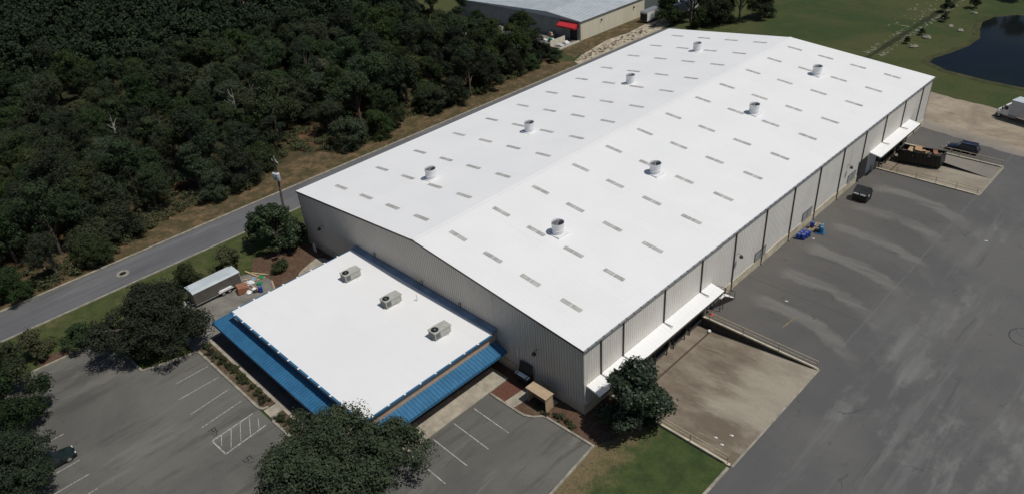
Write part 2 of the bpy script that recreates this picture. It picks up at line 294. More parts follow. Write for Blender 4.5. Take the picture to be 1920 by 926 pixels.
# ------------------------------------------------------------------ mesh builder
class MB:
    def __init__(s): s.v = []; s.f = []; s.mi = []
    def add(s, vs, fs, m=0):
        o = len(s.v); s.v += [tuple(v) for v in vs]; s.f += [tuple(i + o for i in f) for f in fs]; s.mi += [m] * len(fs); return s
    def box(s, x0, x1, y0, y1, z0, z1, m=0):
        vs = [(x, y, z) for z in (z0, z1) for y in (y0, y1) for x in (x0, x1)]
        return s.add(vs, [(0, 2, 3, 1), (4, 5, 7, 6), (0, 1, 5, 4), (2, 6, 7, 3), (0, 4, 6, 2), (1, 3, 7, 5)], m)
    def tube(s, pts, rad, n=8, m=0, cap=True):
        pts = [Vector(p) for p in pts]; rr = rad if isinstance(rad, (list, tuple)) else [rad] * len(pts); rings = []
        for i, p in enumerate(pts):
            d = (pts[min(i + 1, len(pts) - 1)] - pts[max(i - 1, 0)]).normalized()
            a = d.orthogonal().normalized(); b = d.cross(a)
            rings.append([p + (a * math.cos(2 * math.pi * k / n) + b * math.sin(2 * math.pi * k / n)) * rr[i] for k in range(n)])
        # keep rings aligned
        vs = rings[0][:]; fs = []; prev = rings[0]
        for i in range(1, len(rings)):
            r0 = rings[i]; best = min(range(n), key=lambda k: sum((r0[(j + k) % n] - prev[j]).length for j in range(0, n, 2)))
            r0 = [r0[(j + best) % n] for j in range(n)]; vs += r0; prev = r0
            o = (i - 1) * n
            for k in range(n): fs.append((o + k, o + (k + 1) % n, o + n + (k + 1) % n, o + n + k))
        if cap:
            fs.append(tuple(range(n))[::-1]); o = (len(rings) - 1) * n; fs.append(tuple(o + k for k in range(n)))
        return s.add(vs, fs, m)
    def lathe(s, c, prof, n=20, m=0):
        vs = []; fs = []
        for (r, z) in prof:
            for k in range(n): a = 2 * math.pi * k / n; vs.append((c[0] + r * math.cos(a), c[1] + r * math.sin(a), c[2] + z))
        for i in range(len(prof) - 1):
            for k in range(n): fs.append((i * n + k, i * n + (k + 1) % n, (i + 1) * n + (k + 1) % n, (i + 1) * n + k))
        return s.add(vs, fs, m)
    def poly(s, pts, z, m=0):
        return s.add([(p[0], p[1], z) for p in pts], [tuple(range(len(pts)))], m)
    def prism(s, pts, z0, z1, m=0):
        n = len(pts); vs = [(p[0], p[1], z0) for p in pts] + [(p[0], p[1], z1) for p in pts]
        fs = [tuple(range(n))[::-1], tuple(range(n, 2 * n))] + [(k, (k + 1) % n, n + (k + 1) % n, n + k) for k in range(n)]
        return s.add(vs, fs, m)
    def prism_y(s, pts, y0, y1, m=0):     # pts in (x,z)
        n = len(pts); vs = [(p[0], y0, p[1]) for p in pts] + [(p[0], y1, p[1]) for p in pts]
        fs = [tuple(range(n)), tuple(range(n, 2 * n))[::-1]] + [(k, n + k, n + (k + 1) % n, (k + 1) % n) for k in range(n)]
        return s.add(vs, fs, m)
    def prism_x(s, pts, x0, x1, m=0):     # pts in (y,z)
        n = len(pts); vs = [(x0, p[0], p[1]) for p in pts] + [(x1, p[0], p[1]) for p in pts]
        fs = [tuple(range(n))[::-1], tuple(range(n, 2 * n))] + [(k, (k + 1) % n, n + (k + 1) % n, n + k) for k in range(n)]
        return s.add(vs, fs, m)
    def sweep(s, path, w_, z0, z1, m=0, closed=False):
        """rectangular ribbon (kerb) along a 2-D path"""
        P = [Vector((p[0], p[1])) for p in path]; n = len(P); L_ = []; R_ = []
        for i in range(n):
            if closed: a, b = P[i - 1], P[(i + 1) % n]
            else: a, b = P[max(i - 1, 0)], P[min(i + 1, n - 1)]
            d0 = (P[i] - a).normalized() if (P[i] - a).length > 1e-6 else None
            d1 = (b - P[i]).normalized() if (b - P[i]).length > 1e-6 else None
            d0 = d0 or d1; d1 = d1 or d0
            t = (d0 + d1).normalized(); nn = Vector((-t.y, t.x)); k = 1 / max(0.4, nn.dot(Vector((-d0.y, d0.x))))
            L_.append(P[i] + nn * w_ / 2 * k); R_.append(P[i] - nn * w_ / 2 * k)
        vs = []
        for i in range(n): vs += [(L_[i].x, L_[i].y, z0), (R_[i].x, R_[i].y, z0), (R_[i].x, R_[i].y, z1), (L_[i].x, L_[i].y, z1)]
        fs = []
        for i in range(n if closed else n - 1):
            a = i * 4; b = ((i + 1) % n) * 4
            for k in range(4): fs.append((a + k, a + (k + 1) % 4, b + (k + 1) % 4, b + k))
        if not closed: fs += [(0, 3, 2, 1), ((n - 1) * 4, (n - 1) * 4 + 1, (n - 1) * 4 + 2, (n - 1) * 4 + 3)]
        return s.add(vs, fs, m)
    def mesh(s, name, mats, smooth=False):
        me = bpy.data.meshes.new(name); me.from_pydata(s.v, [], s.f)
        for m in (mats if isinstance(mats, (list, tuple)) else [mats]): me.materials.append(m)
        me.polygons.foreach_set('material_index', s.mi)
        me.update()
        import bmesh
        bm = bmesh.new(); bm.from_mesh(me); bmesh.ops.recalc_face_normals(bm, faces=bm.faces); bm.to_mesh(me); bm.free()
        if smooth:
            me.polygons.foreach_set('use_smooth', [True] * len(me.polygons)); me.set_sharp_from_angle(angle=R(38))
        return me
    def build(s, name, mats, parent=None, smooth=False, loc=None, bevel=0.0, kind=None):
        o = link(name, s.mesh(name, mats, smooth), parent)
        if loc: o.location = loc
        if bevel:
            b = o.modifiers.new('bevel', 'BEVEL'); b.width = bevel; b.segments = 2; b.limit_method = 'ANGLE'; b.angle_limit = R(35)
        if kind: o['kind'] = kind
        return o
def link(name, data, parent=None):
    o = bpy.data.objects.new(name, data); C.objects.link(o)
    if parent: o.parent = parent
    return o
def tag(o, label, cat, group=None, kind=None):
    o['label'] = label; o['category'] = cat
    if group: o['group'] = group
    if kind: o['kind'] = kind
    return o
def thing(name, label, cat, loc=(0, 0, 0), rz=0.0, group=None):
    o = link(name, None); o.location = loc; o.rotation_euler.z = rz; return tag(o, label, cat, group)
def struct(o): o['kind'] = 'structure'; return o
def copy_tree(o, parent=None, loc=None, rz=None, label=None):
    c = o.copy(); C.objects.link(c)
    if parent: c.parent = parent
    if loc: c.location = loc
    if rz is not None: c.rotation_euler.z = rz
    if label: c['label'] = label
    for ch in list(o.children): copy_tree(ch, c)
    return c
bpy.context.view_layer.update()
rnd = random.Random(7)

# ------------------------------------------------------------------ terrain and paving
PIT1 = (0.05, 15.3, 4.0, 22.4); PIT2 = (0.05, 15.8, 73.6, 85.4)
def sheet(xs, ys, z, holes):
    m = MB(); xs = sorted(set(xs)); ys = sorted(set(ys))
    vs = [(x, y, z) for y in ys for x in xs]; n = len(xs); fs = []
    for j in range(len(ys) - 1):
        for i in range(len(xs) - 1):
            cx, cy = (xs[i] + xs[i + 1]) / 2, (ys[j] + ys[j + 1]) / 2
            if any(h[0] < cx < h[1] and h[2] < cy < h[3] for h in holes): continue
            fs.append((j * n + i, j * n + i + 1, (j + 1) * n + i + 1, (j + 1) * n + i))
    return m.add(vs, fs)
hx = [PIT1[0], PIT1[1], PIT2[1]]; hy = [PIT1[2], PIT1[3], PIT2[2], PIT2[3]]
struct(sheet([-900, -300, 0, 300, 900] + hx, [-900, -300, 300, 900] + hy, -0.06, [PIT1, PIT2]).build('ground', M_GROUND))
def spoly(name, pts, z, mat): return struct(MB().poly(pts, z).build(name, mat))
spoly('road', [(-75, -400), (-66.9, -400), (-66.7, 112), (-67.5, 119), (-70, 122), (-73, 122), (-74.0, 118)], -0.030, M_ROAD)
MB_ = MB()
kerb = struct(MB().sweep([(-75.15, -400), (-74.55, 0), (-73.9, 90), (-73.9, 119)], 0.38, -0.07, 0.09).build('road_kerb', M_KERB))
struct(MB().sweep([(-66.75, -400), (-66.55, 112), (-67.3, 119)], 0.30, -0.07, 0.09).build('road_kerb', M_KERB))
spoly('roadside_verge', [(-66.6, -120), (-56.2, -120), (-55.6, -30), (-55.2, -22), (-55.2, -4), (-55.2, 130), (-66.45, 130)], -0.050, M_VERGE)
def wavy(x0, amp, y0, y1, step, seed):
    r = random.Random(seed); return [(x0 + r.uniform(-amp, amp), y) for y in np.arange(y0, y1, step)]
spoly('dry_roadside_strip', [(-75.3, -120), (-74.1, 88)] + wavy(-84.5, 1.5, -120, 88, 4, 3)[::-1], -0.045, M_DRY)
spoly('sand_strip', [(-74.3, 86), (-74.3, 126), (-79.5, 128), (-80.2, 120), (-79.4, 112), (-80.3, 104), (-79.2, 98), (-78.2, 92), (-76.4, 87)], -0.035, M_SAND)
# yard
yard_pts_N = 91.5
struct(sheet([0.05, 15.3, 15.8, 30, 200, 1.2], [-200, 4.0, 22.4, 73.6, 85.4, 91.2], 0.0,
             [PIT1, PIT2, (-10, 15.3, -200, 4.0)]).build('loading_yard', M_YARD))
m = MB()
ed = [(-0.5, 94.3)] + [(x, 94.2 - 0.19 * x + rnd.uniform(-0.35, 0.35)) for x in np.arange(1.5, 60, 1.5)] + [(200, 70)]
m.poly([(-0.5, 90.9)] + [(200, 60)] + ed[::-1], 0.004); o = m.build('loading_yard', M_YARD); struct(o)
spoly('gravel_lot', [(-6, 85), (200, 40)] + [(200, 90), (60, 101)] + [(x, 111.6 - 0.12 * (x + 5) - 0.0025 * (x + 5) ** 2 + rnd.uniform(-0.4, 0.4)) for x in np.arange(50, -6, -1.6)], -0.02, M_GRAVEL)
m_ = MB(); r5 = random.Random(12)
for i in range(260):
    y = r5.uniform(87.5, 125); x = -76.6 + r5.gauss(0, 1.0) - (y - 95) * .03; a = r5.uniform(.1, .4)
    if x > -74.4: continue
    m_.add([(x - a, y - a * .6, -.03), (x + a, y - a * .5, -.03), (x + a * .7, y + a * .6, -.03), (x - a * .6, y + a * .5, -.03), (x, y, a * .35)], [(0, 1, 4), (1, 2, 4), (2, 3, 4), (3, 0, 4)])
tag(m_.build('weed_clumps', M_DRY), 'dark weedy clumps scattered over the pale sand strip by the road', 'weeds', kind='stuff')
# front lawn + mulch
spoly('front_lawn', [(3.5, -2.9), (4.3, -10.4), (6.3, -30), (6.3, -80), (15.2, -80), (15.2, 4.0), (0.0, 4.0), (0.0, -2.5)], -0.040, M_LAWN)
struct(MB().sweep([(15.2, -80), (15.2, 3.6)], 0.3, -0.07, 0.12).build('yard_kerb', M_KERB))
# parking lot
LOT = [(-56.4, -38.5), (-55.9, -30.6), (-45.6, -30.1), (-43.5, -23.7), (-22.4, -23.5), (-15.5, -23.2), (-10.9, -19.0), (-10.15, -16.0), (-10.15, -4.6),
       (-5.5, -4.6), (-4.7, -4.55), (-3.8, -4.1), (-3.2, -3.45), (-2.7, -3.2), (3.5, -2.95), (4.3, -10.4), (6.3, -30), (6.3, -90), (-56.4, -90)]
spoly('parking_lot', LOT, -0.012, M_LOT)
k = MB().sweep([(-56.45, -60), (-56.45, -38.5), (-55.95, -30.5), (-45.6, -30.0), (-44.9, -28), (-43.6, -23.6), (-28.4, -23.45), (-27.9, -23.2), (-27.7, -22.6)], 0.30, -0.07, 0.12)
struct(k.build('parking_kerb', M_KERB))
struct(MB().sweep([(-25.9, -22.5), (-25.7, -23.1), (-25.1, -23.4), (-15.3, -23.1), (-10.7, -18.9)], 0.30, -0.07, 0.12).build('parking_kerb', M_KERB))
struct(MB().sweep([(-10.0, -4.55), (-5.5, -4.5), (-4.7, -4.42), (-3.85, -3.98), (-3.2, -3.3), (-2.7, -3.08), (3.62, -2.85), (4.4, -10.4), (6.4, -30), (6.4, -80)], 0.26, -0.07, 0.12).build('parking_kerb', M_KERB))
# sidewalks round the office (panels with joints)
def walk(name, x0, x1, y0, y1, step, axis, z=0.10, mat=None, parent_struct=True):
    s = struct(MB().box(x0, x1, y0, y1, -0.07, z - 0.02).build(name, M_KERB))
    n = max(1, round(((x1 - x0) if axis == 'x' else (y1 - y0)) / step)); st = ((x1 - x0) if axis == 'x' else (y1 - y0)) / n
    wd = (y1 - y0) if axis == 'x' else (x1 - x0)
    me = (MB().box(0, st - 0.02, 0, wd, -0.02, 0) if axis == 'x' else MB().box(0, wd, 0, st - 0.02, -0.02, 0)).mesh('slab', mat or M_CONC)
    for i in range(n):
        o = link('slab', me, s); o.location = (x0 + i * st, y0, z) if axis == 'x' else (x0, y0 + i * st, z)
    return s
walk('sidewalk', -13.05, -10.15, -17.0, -1.45, 3.0, 'y')
walk('sidewalk', -44.6, -10.15, -21.42, -18.8, 3.0, 'x', mat=M_SHADEPAD)  # slab colour darkened to stand in for the shade under the canopy
walk('sidewalk', -44.6, -10.15, -21.78, -21.42, 3.0, 'x', z=0.11, mat=M_CONC)
walk('sidewalk', -27.5, -26.0, -23.3, -21.76, 1.5, 'y', z=0.09)
spoly('planting_bed', [(-44.0, -23.5), (-27.7, -23.35), (-27.7, -21.8), (-44.3, -21.8)], 0.03, M_BED)
spoly('planting_bed', [(-25.8, -23.35), (-15.3, -23.05), (-10.8, -18.9), (-10.3, -17.1), (-12, -17.1), (-12, -21.8), (-25.8, -21.8)], 0.03, M_BED)
spoly('tree_island', [(-55.8, -30.4), (-45.7, -29.9), (-44.2, -25.2), (-44.2, -22.0), (-55.8, -22.0)], -0.025, M_VERGE)
spoly('mulch_bed', [(-56.3, -38.4), (-55.9, -30.6), (-52.0, -30.3), (-52.6, -27.5), (-57.5, -29.0), (-58.6, -38.5)], -0.02, M_MULCH)
spoly('trailer_pad', [(-55.6, -24), (-55.6, -12.2), (-54.5, -9.7), (-50.6, -9.2), (-47.35, -10.4), (-46.4, -9.1), (-41.0, -8.6), (-41.0, -18.8), (-44.0, -18.8), (-44.0, -24)], -0.012, M_PAD)
spoly('mulch_bed', [(-55.5, -9.9), (-54.5, -9.75), (-50.6, -9.25), (-47.35, -10.45), (-46.4, -9.15), (-46.8, -7.5), (-41, -8.6), (-41, -0.1), (-54.9, -0.1), (-57.6, -2.4), (-58.1, -8.2)], -0.016, M_MULCH)
spoly('curved_walk', [(-46.6, -9.0), (-47.9, -6.8), (-49.2, -5.6), (-49.9, -4.0), (-50.6, -1.9), (-49.6, -1.0), (-46.0, -1.0), (-41.0, -1.2), (-41.0, -6.6), (-44.5, -7.6)], -0.006, M_CONC)
struct(MB().sweep([(-50.4, -9.35), (-47.3, -10.5), (-46.4, -9.2)], 0.22, -0.07, 0.10).build('bed_edging', M_HUT))
spoly('mulch_bed', [(-10.1, -4.6), (-5.5, -4.6), (-4.7, -4.5), (-3.8, -4.0), (-3.2, -3.35), (-2.7, -3.1), (3.5, -2.9), (4.5, -0.8), (6.2, 3.9), (-0.1, 3.9), (-0.1, -0.05), (-13, -0.05), (-13, -1.5), (-10.1, -1.5)], -0.020, M_MULCH)
spoly('mulch_bed', [(-10.1, -4.4), (-7.85, -4.4), (-7.6, -1.6), (-10.1, -1.6)], -0.012, M_REDMULCH)
spoly('shelter_path', [(-7.9, -4.4), (-6.5, -4.4), (-6.1, -1.5), (-3.3, -1.5), (-3.3, -0.5), (-7.6, -0.5)], -0.004, M_CONC)
# markings
def stripes(name, segs, wd, z, mat, parent=None):
    for (a, b) in segs:
        A = Vector(a); B = Vector(b); d = (B - A).normalized(); n = Vector((-d.y, d.x)) * wd / 2
        struct(MB().poly([A - n, B - n, B + n, A + n], z).build(name, mat))
stripes('stall_line', [((-40.0, -24.1), (-40.0, -28.2)), ((-37.05, -24.1), (-37.05, -29.2)), ((-34.1, -24.2), (-33.6, -29.2)), ((-31.1, -24.2), (-30.6, -29.3)),
                       ((-41.9, -44), (-41.9, -40.3)), ((-39.1, -45), (-39.1, -40.3)), ((-36.35, -45), (-36.35, -40.4)), ((-33.5, -46), (-33.5, -40.4)), ((-30.8, -46), (-30.8, -40.5)), ((-28.0, -46), (-28.0, -40.5))], 0.11, -0.006, M_LINE)
stripes('stall_line', [((-9.7, y), (-4.3, y)) for y in (-7.3, -10.25, -13.2, -16.15)], 0.11, -0.006, M_LINE)
stripes('loading_hatch', [((-28.2, -24.3), (-27.8, -29.4)), ((-25.4, -24.2), (-24.9, -29.2)), ((-27.85, -29.4), (-24.85, -29.25))], 0.16, -0.006, M_LINE)
stripes('loading_hatch', [((-27.9, -24.9), (-25.4, -26.1)), ((-27.95, -26.0), (-25.3, -27.3)), ((-27.9, -27.1), (-25.2, -28.5)), ((-27.8, -28.3), (-26.4, -29.0)), ((-27.0, -24.3), (-25.5, -25.0))], 0.08, -0.005, M_LINE)
# faint stencilled figures seen on the stalls
def digits(name, cx, cy, strokes, sc_):
    m = MB()
    for (a, b) in strokes:
        A = Vector(a) * sc_ + Vector((cx, cy)); B = Vector(b) * sc_ + Vector((cx, cy)); d = (B - A).normalized(); n = Vector((-d.y, d.x)) * 0.05
        m.poly([A - n - d * .05, B - n + d * .05, B + n + d * .05, A + n - d * .05], -0.005)
    struct(m.build(name, M_NUM))
digits('stencilled_mark', -29.5, -29.0, [((0, 0), (0, .9)), ((0, .9), (.6, .9)), ((.6, .9), (.6, .45)), ((.6, .45), (0, .45)), ((1, 0), (1, .9)), ((1, .9), (1.5, .5)), ((1.5, .5), (1.5, 0))], 0.75)
digits('stencilled_mark', -22.7, -28.4, [((0, 0), (.6, 0)), ((.6, 0), (.6, .5)), ((.6, .5), (0, .5)), ((0, .5), (0, 1)), ((0, 1), (.6, 1)), ((1, .2), (1.4, .9))], 0.8)
stripes('yard_mark', [((8.85, 26.6), (8.95, 28.2)), ((8.95, 28.2), (9.15, 29.3))], 0.12, 0.008, M_YLINE)
# manhole in the road
struct(MB().poly([(-70.5 + 1.0 * math.cos(a), -23.1 + 0.9 * math.sin(a)) for a in np.linspace(0, 2 * math.pi, 14, endpoint=False)], -0.024).build('manhole_patch', M_KERB))
tag(MB().lathe((-70.5, -23.1, 0), [(0.48, -0.022), (0.48, -0.005), (0.40, -0.005), (0.38, -0.012), (0.001, -0.012)], 20).build('manhole_cover', M_BLACK), 'round dark manhole cover set in the grey road', 'manhole cover')
tag(MB().lathe((30.2, 43.2, 0), [(0.95, 0.001), (0.95, 0.02), (0.88, 0.02), (0.86, 0.006), (0.001, 0.006)], 24).build('manhole_cover', M_YARD), 'large round cover in the yard at the right edge', 'manhole cover')
struct(MB().sweep([(30.2 + 1.4 * math.cos(a), 42.2 + 1.7 * math.sin(a)) for a in np.linspace(1.8, 5.0, 12)], 0.10, 0.004, 0.012).build('tyre_mark', M_NUM))

# dock pits
def pit(P, zf):
    x0, x1, y0, y1 = P
    s = struct(MB().add([(x0, y0, zf), (x0 + 2.3, y0, zf), (x1, y0, 0.0), (x0, y1, zf), (x0 + 2.3, y1, zf), (x1, y1, 0.0)], [(0, 1, 4, 3), (1, 2, 5, 4)]).build('dock_ramp', M_PIT))
    return s
pit(PIT1, -1.25); pit(PIT2, -1.15)
# slab joints in the ramps as thin grooved strips are left to the material; edge strip of pale concrete
struct(MB().box(15.3, 15.52, 4.0, 22.4, -0.05, 0.015).build('ramp_edge', M_KERB)); struct(MB().box(15.8, 16.0, 73.6, 85.4, -0.05, 0.015).build('ramp_edge', M_KERB))
def retaining(name, label, x0, x1, y0, y1, top):
    t = thing(name, label, 'retaining wall')
    MB().box(x0, x1, y0, y1, -1.4, top - .10).build('wall_face', M_DKCONC, t); MB().box(x0, x1, y0 - .03, y1 + .03, top - .10, top).build('coping', M_BASE, t); return t  # near-black face under a cream coping
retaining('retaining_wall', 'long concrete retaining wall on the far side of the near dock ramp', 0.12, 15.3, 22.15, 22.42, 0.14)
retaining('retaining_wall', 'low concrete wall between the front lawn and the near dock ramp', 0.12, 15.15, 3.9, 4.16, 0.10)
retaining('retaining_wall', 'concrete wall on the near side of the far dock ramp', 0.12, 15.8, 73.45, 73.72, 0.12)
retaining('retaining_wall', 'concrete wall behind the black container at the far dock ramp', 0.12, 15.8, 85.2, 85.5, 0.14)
def railing(label, x0, x1, y, posts, h=1.05):
    t = thing('guard_rail', label, 'railing', (x0, y, 0.1))
    L = x1 - x0; me = MB().tube([(0, 0, 0), (0, 0, h)], 0.04, 6).mesh('post', M_RAIL)
    for i in range(posts): o = link('post', me, t); o.location.x = L * i / (posts - 1)
    rm = MB().tube([(0, 0, 0), (L, 0, 0)], 0.045, 6).mesh('rail', M_RAIL)
    for z in (h, h * 0.55): o = link('rail', rm, t); o.location.z = z
    return t
railing('tan pipe railing on the wall on the far side of the near dock ramp', 1.4, 15.2, 22.28, 4)
railing('tan pipe railing between the lawn and the near dock ramp', 2.0, 14.9, 4.03, 4)
railing('tan pipe railing along the near side of the far dock ramp', 0.9, 15.6, 73.58, 6)
railing('tan pipe railing beside the parked dark car at the far ramp', 6.2, 15.6, 85.35, 4)

# ------------------------------------------------------------------ warehouse
W, L, H, HR, XR = 55.13, 94.75, 9.1, 11.69, -26.92
wh = thing('warehouse', 'huge metal warehouse with a bright white low-pitched roof and ribbed grey walls', 'warehouse')
def zr(x): return H + (HR - H) * (-x / -XR) if x > XR else H + (HR - H) * (x + W) / (W + XR)
m = MB(); ov = 0.18
for (xa, xb) in ((ov, XR), (XR, -W - ov)):
    za, zb = zr(xa), zr(xb)
    m.add([(xa, -ov, za), (xa, L + ov, za), (xb, L + ov, zb), (xb, -ov, zb), (xa, -ov, za - .14), (xa, L + ov, za - .14), (xb, L + ov, zb - .14), (xb, -ov, zb - .14)],
          [(0, 1, 2, 3), (4, 7, 6, 5), (0, 3, 7, 4), (1, 5, 6, 2), (0, 4, 5, 1)] if xa == ov else [(0, 3, 2, 1), (4, 5, 6, 7), (0, 4, 7, 3), (1, 2, 6, 5), (2, 3, 7, 6)])
roof = m.build('roof', M_ROOF, wh)
m = MB()
for y in np.arange(0.15, L, 0.61):
    for (xa, xb) in ((ov - .02, XR + .2), (XR - .2, -W - ov + .02)):
        za, zb = zr(xa), zr(xb)
        m.add([(xa, y, za + .001), (xb, y, zb + .001), (xa, y + .03, za + .010), (xb, y + .03, zb + .010), (xa, y + .06, za + .001), (xb, y + .06, zb + .001)], [(0, 1, 3, 2), (2, 3, 5, 4)])
m.build('roof_rib', M_ROOF, roof, kind='stuff')
m = MB(); m.add([(XR + .35, -ov, zr(XR + .35) + .045), (XR, -ov, HR + .05), (XR - .35, -ov, zr(XR - .35) + .045), (XR + .35, L + ov, zr(XR + .35) + .045), (XR, L + ov, HR + .05), (XR - .35, L + ov, zr(XR - .35) + .045)], [(0, 1, 4, 3), (1, 2, 5, 4)])
m.build('ridge_cap', M_ROOF, roof)
# skylights
def sky_mesh(s):
    m = MB(); sl = (HR - H) / 26.92 * (-s)
    for (a, b) in ((-1.42, -0.045), (0.045, 1.42)):
        for j in range(2):
            y0 = -0.30 + j * 0.30; y1 = y0 + 0.297
            m.add([(a, y0, a * sl + .035), (b, y0, b * sl + .035), (b, y1, b * sl + .035), (a, y1, a * sl + .035), (a, (y0 + y1) / 2, a * sl + .055), (b, (y0 + y1) / 2, b * sl + .055)],
                  [(0, 1, 5, 4), (4, 5, 2, 3)])
    return m.mesh('skylight', M_SKY)
skm = {1: sky_mesh(1), -1: sky_mesh(-1)}
ys = [4.3, 11.75, 19.15, 27.45, 34.95, 42.55, 50.1, 58.55, 66.0, 74.6, 82.2, 90.0]
for x in (-5.25, -11.35, -17.45, -23.55, -30.75, -37.0, -43.3, -49.75):
    for y in ys:
        o = link('skylight', skm[1 if x > XR else -1], roof); o.location = (x, y, zr(x))
        o.rotation_euler.z = rnd.uniform(-.012, .012)
# eave gutter, downspouts
m = MB().box(ov + .002, ov + .17, -ov, L + ov, H - .20, H - .05)
m.build('gutter', M_STEEL, wh)
sm = MB().box(0, .10, -.035, .035, -.012, .0).mesh('gutter_strap', M_WHITE)
m = MB()
for y in np.arange(0.4, L, 1.27): m.box(ov - .06, ov + .22, y, y + .10, H - .052, H - .02)
m.build('gutter_strap', M_TRIM, wh, kind='stuff')
# corrugated walls
def corr(n0, x_of, tops, per, dep, zb, name, mat, parent, flip=False):
    pass
PER = 0.381
def side_panel(ylen):
    m = MB(); n = int(round(ylen / PER)); pr = []
    for i in range(n):
        y = i * PER; pr += [(0.0, y), (0.0, y + .18), (.045, y + .225), (.045, y + .335)]
    pr.append((0.0, ylen)); vs = []
    for (x, y) in pr: vs += [(x, y, 1.18), (x, y, H - .2)]
    m.add(vs, [(2 * i, 2 * i + 2, 2 * i + 3, 2 * i + 1) for i in range(len(pr) - 1)])
    return m.mesh('wall_panel', M_RWALL)
bay = 7.62; off = -1.065; full = side_panel(7.62 - 0.02)
spouts = [2.75] + [off + bay * k for k in range(1, 13)]
edges = [0.0] + [off + bay * k for k in range(1, 13)] + [L]
for i in range(len(edges) - 1):
    a, b = edges[i], edges[i + 1]
    me = full if abs(b - a - bay) < 0.01 else side_panel(b - a - 0.02)
    o = link('wall_panel', me, wh); o.location = (0.0, a + .01, 0)
    # back (west) wall
    o = link('wall_panel', me, wh); o.location = (-W, b - .01, 0); o.rotation_euler.z = math.pi
def gable_panel(xa, xb, zb):
    m = MB(); n = int(round((xb - xa) / PER)); st = (xb - xa) / n; pr = []
    for i in range(n):
        x = xa + i * st; pr += [(x, 0), (x + .18, 0), (x + .225, -.045), (x + .335, -.045)]
    pr.append((xb, 0)); vs = []
    for (x, y) in pr: vs += [(x, y, zb), (x, y, zr(x) - .14)]
    m.add(vs, [(2 * i, 2 * i + 2, 2 * i + 3, 2 * i + 1) for i in range(len(pr) - 1)])
    return m
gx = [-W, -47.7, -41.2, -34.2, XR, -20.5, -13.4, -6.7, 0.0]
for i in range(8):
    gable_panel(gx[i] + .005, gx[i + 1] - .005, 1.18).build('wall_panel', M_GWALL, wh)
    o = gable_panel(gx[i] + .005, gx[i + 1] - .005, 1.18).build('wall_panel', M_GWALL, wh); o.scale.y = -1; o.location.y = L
m = MB().box(-W - .10, .10, -.10, .12, -.3, 1.2).box(-W - .10, .10, L - .12, L + .10, -.3, 1.2).box(-W - .10, -W + .12, .12, L - .12, -.3, 1.2)
m.box(-.12, .10, .12, 3.98, -.3, 1.2).box(-.12, .098, 3.98, 24.7, -1.5, 0.0).box(-.12, .10, 24.7, 70.2, -.3, 1.2).box(-.12, .098, 70.2, 86.5, -1.5, 0.0).box(-.12, .10, 86.5, L - .12, -.3, 1.2)
m.box(-.12, .10, 3.98, 5.0, 0, 1.2).box(-.12, .1, 85.6, 86.5, 0, 1.2)
m.build('base_wall', M_BASE, wh)
# corner + gable trims
MB().box(-.03, .075, -.075, .03, 1.2, H - .2).build('corner_trim', M_STEEL, wh)
MB().box(-.03, .075, L - .03, L + .075, 1.2, H - .2).build('corner_trim', M_STEEL, wh)
MB().box(-W - .075, -W + .03, -.075, .03, 1.2, H - .2).build('corner_trim', M_STEEL, wh)
m = MB()
for (xa, xb) in ((ov, XR), (XR, -W - ov)):
    m.add([(xa, -ov - .03, zr(xa) - .02), (xb, -ov - .03, zr(xb) - .02), (xb, -ov - .03, zr(xb) - .26), (xa, -ov - .03, zr(xa) - .26), (xa, -ov + .02, zr(xa) - .02), (xb, -ov + .02, zr(xb) - .02), (xb, -ov + .02, zr(xb) - .26), (xa, -ov + .02, zr(xa) - .26)],
          [(0, 1, 2, 3), (4, 7, 6, 5), (0, 4, 5, 1), (3, 2, 6, 7)])
m.build('rake_trim', M_TRIM, wh)
# interior blocker so that no light leaks
MB().box(-W + .3, -.3, .3, L - .3, -.2, H - 1.0).build('light_blocker', M_DARK, wh)
for y in spouts:
    zb = 0.25; can = (y < 24.5 or 70.3 < y < 86.8)
    z0 = 3.95 if can else zb
    t = MB().box(.06, .20, y - .07, y + .07, z0, H - .2).build('downspout', M_TRIM, wh)
    if can: MB().box(.06, 1.35, y - .05, y + .05, 3.87, 3.97).build('outlet', M_STEEL, t)
    else: MB().prism_y([(.06, .25), (.20, .25), (.45, .12), (.45, 0.03), (.30, .02), (.06, .15)], y - .06, y + .06).build('outlet', M_KERB, t)
# dock canopies
def canopy(y0, y1):
    m = MB(); x1 = 1.95
    m.prism_y([(.05, 3.92), (x1, 3.55), (x1, 3.38), (.05, 3.70)], y0, y1)
    c = m.build('dock_canopy', M_ROOF, wh)
    r = MB()
    for y in np.arange(y0 + .3, y1, .61): r.prism_y([(.06, 3.925), (.06, 3.928), (x1, 3.558), (x1, 3.555)], y, y + .05)
    r.build('roof_rib', M_ROOF, c, kind='stuff')
    MB().box(x1 + .002, x1 + .13, y0, y1, 3.40, 3.56).build('gutter', M_TRIM, c)
    return c
canopy(0.35, 24.3); canopy(70.5, 86.8)
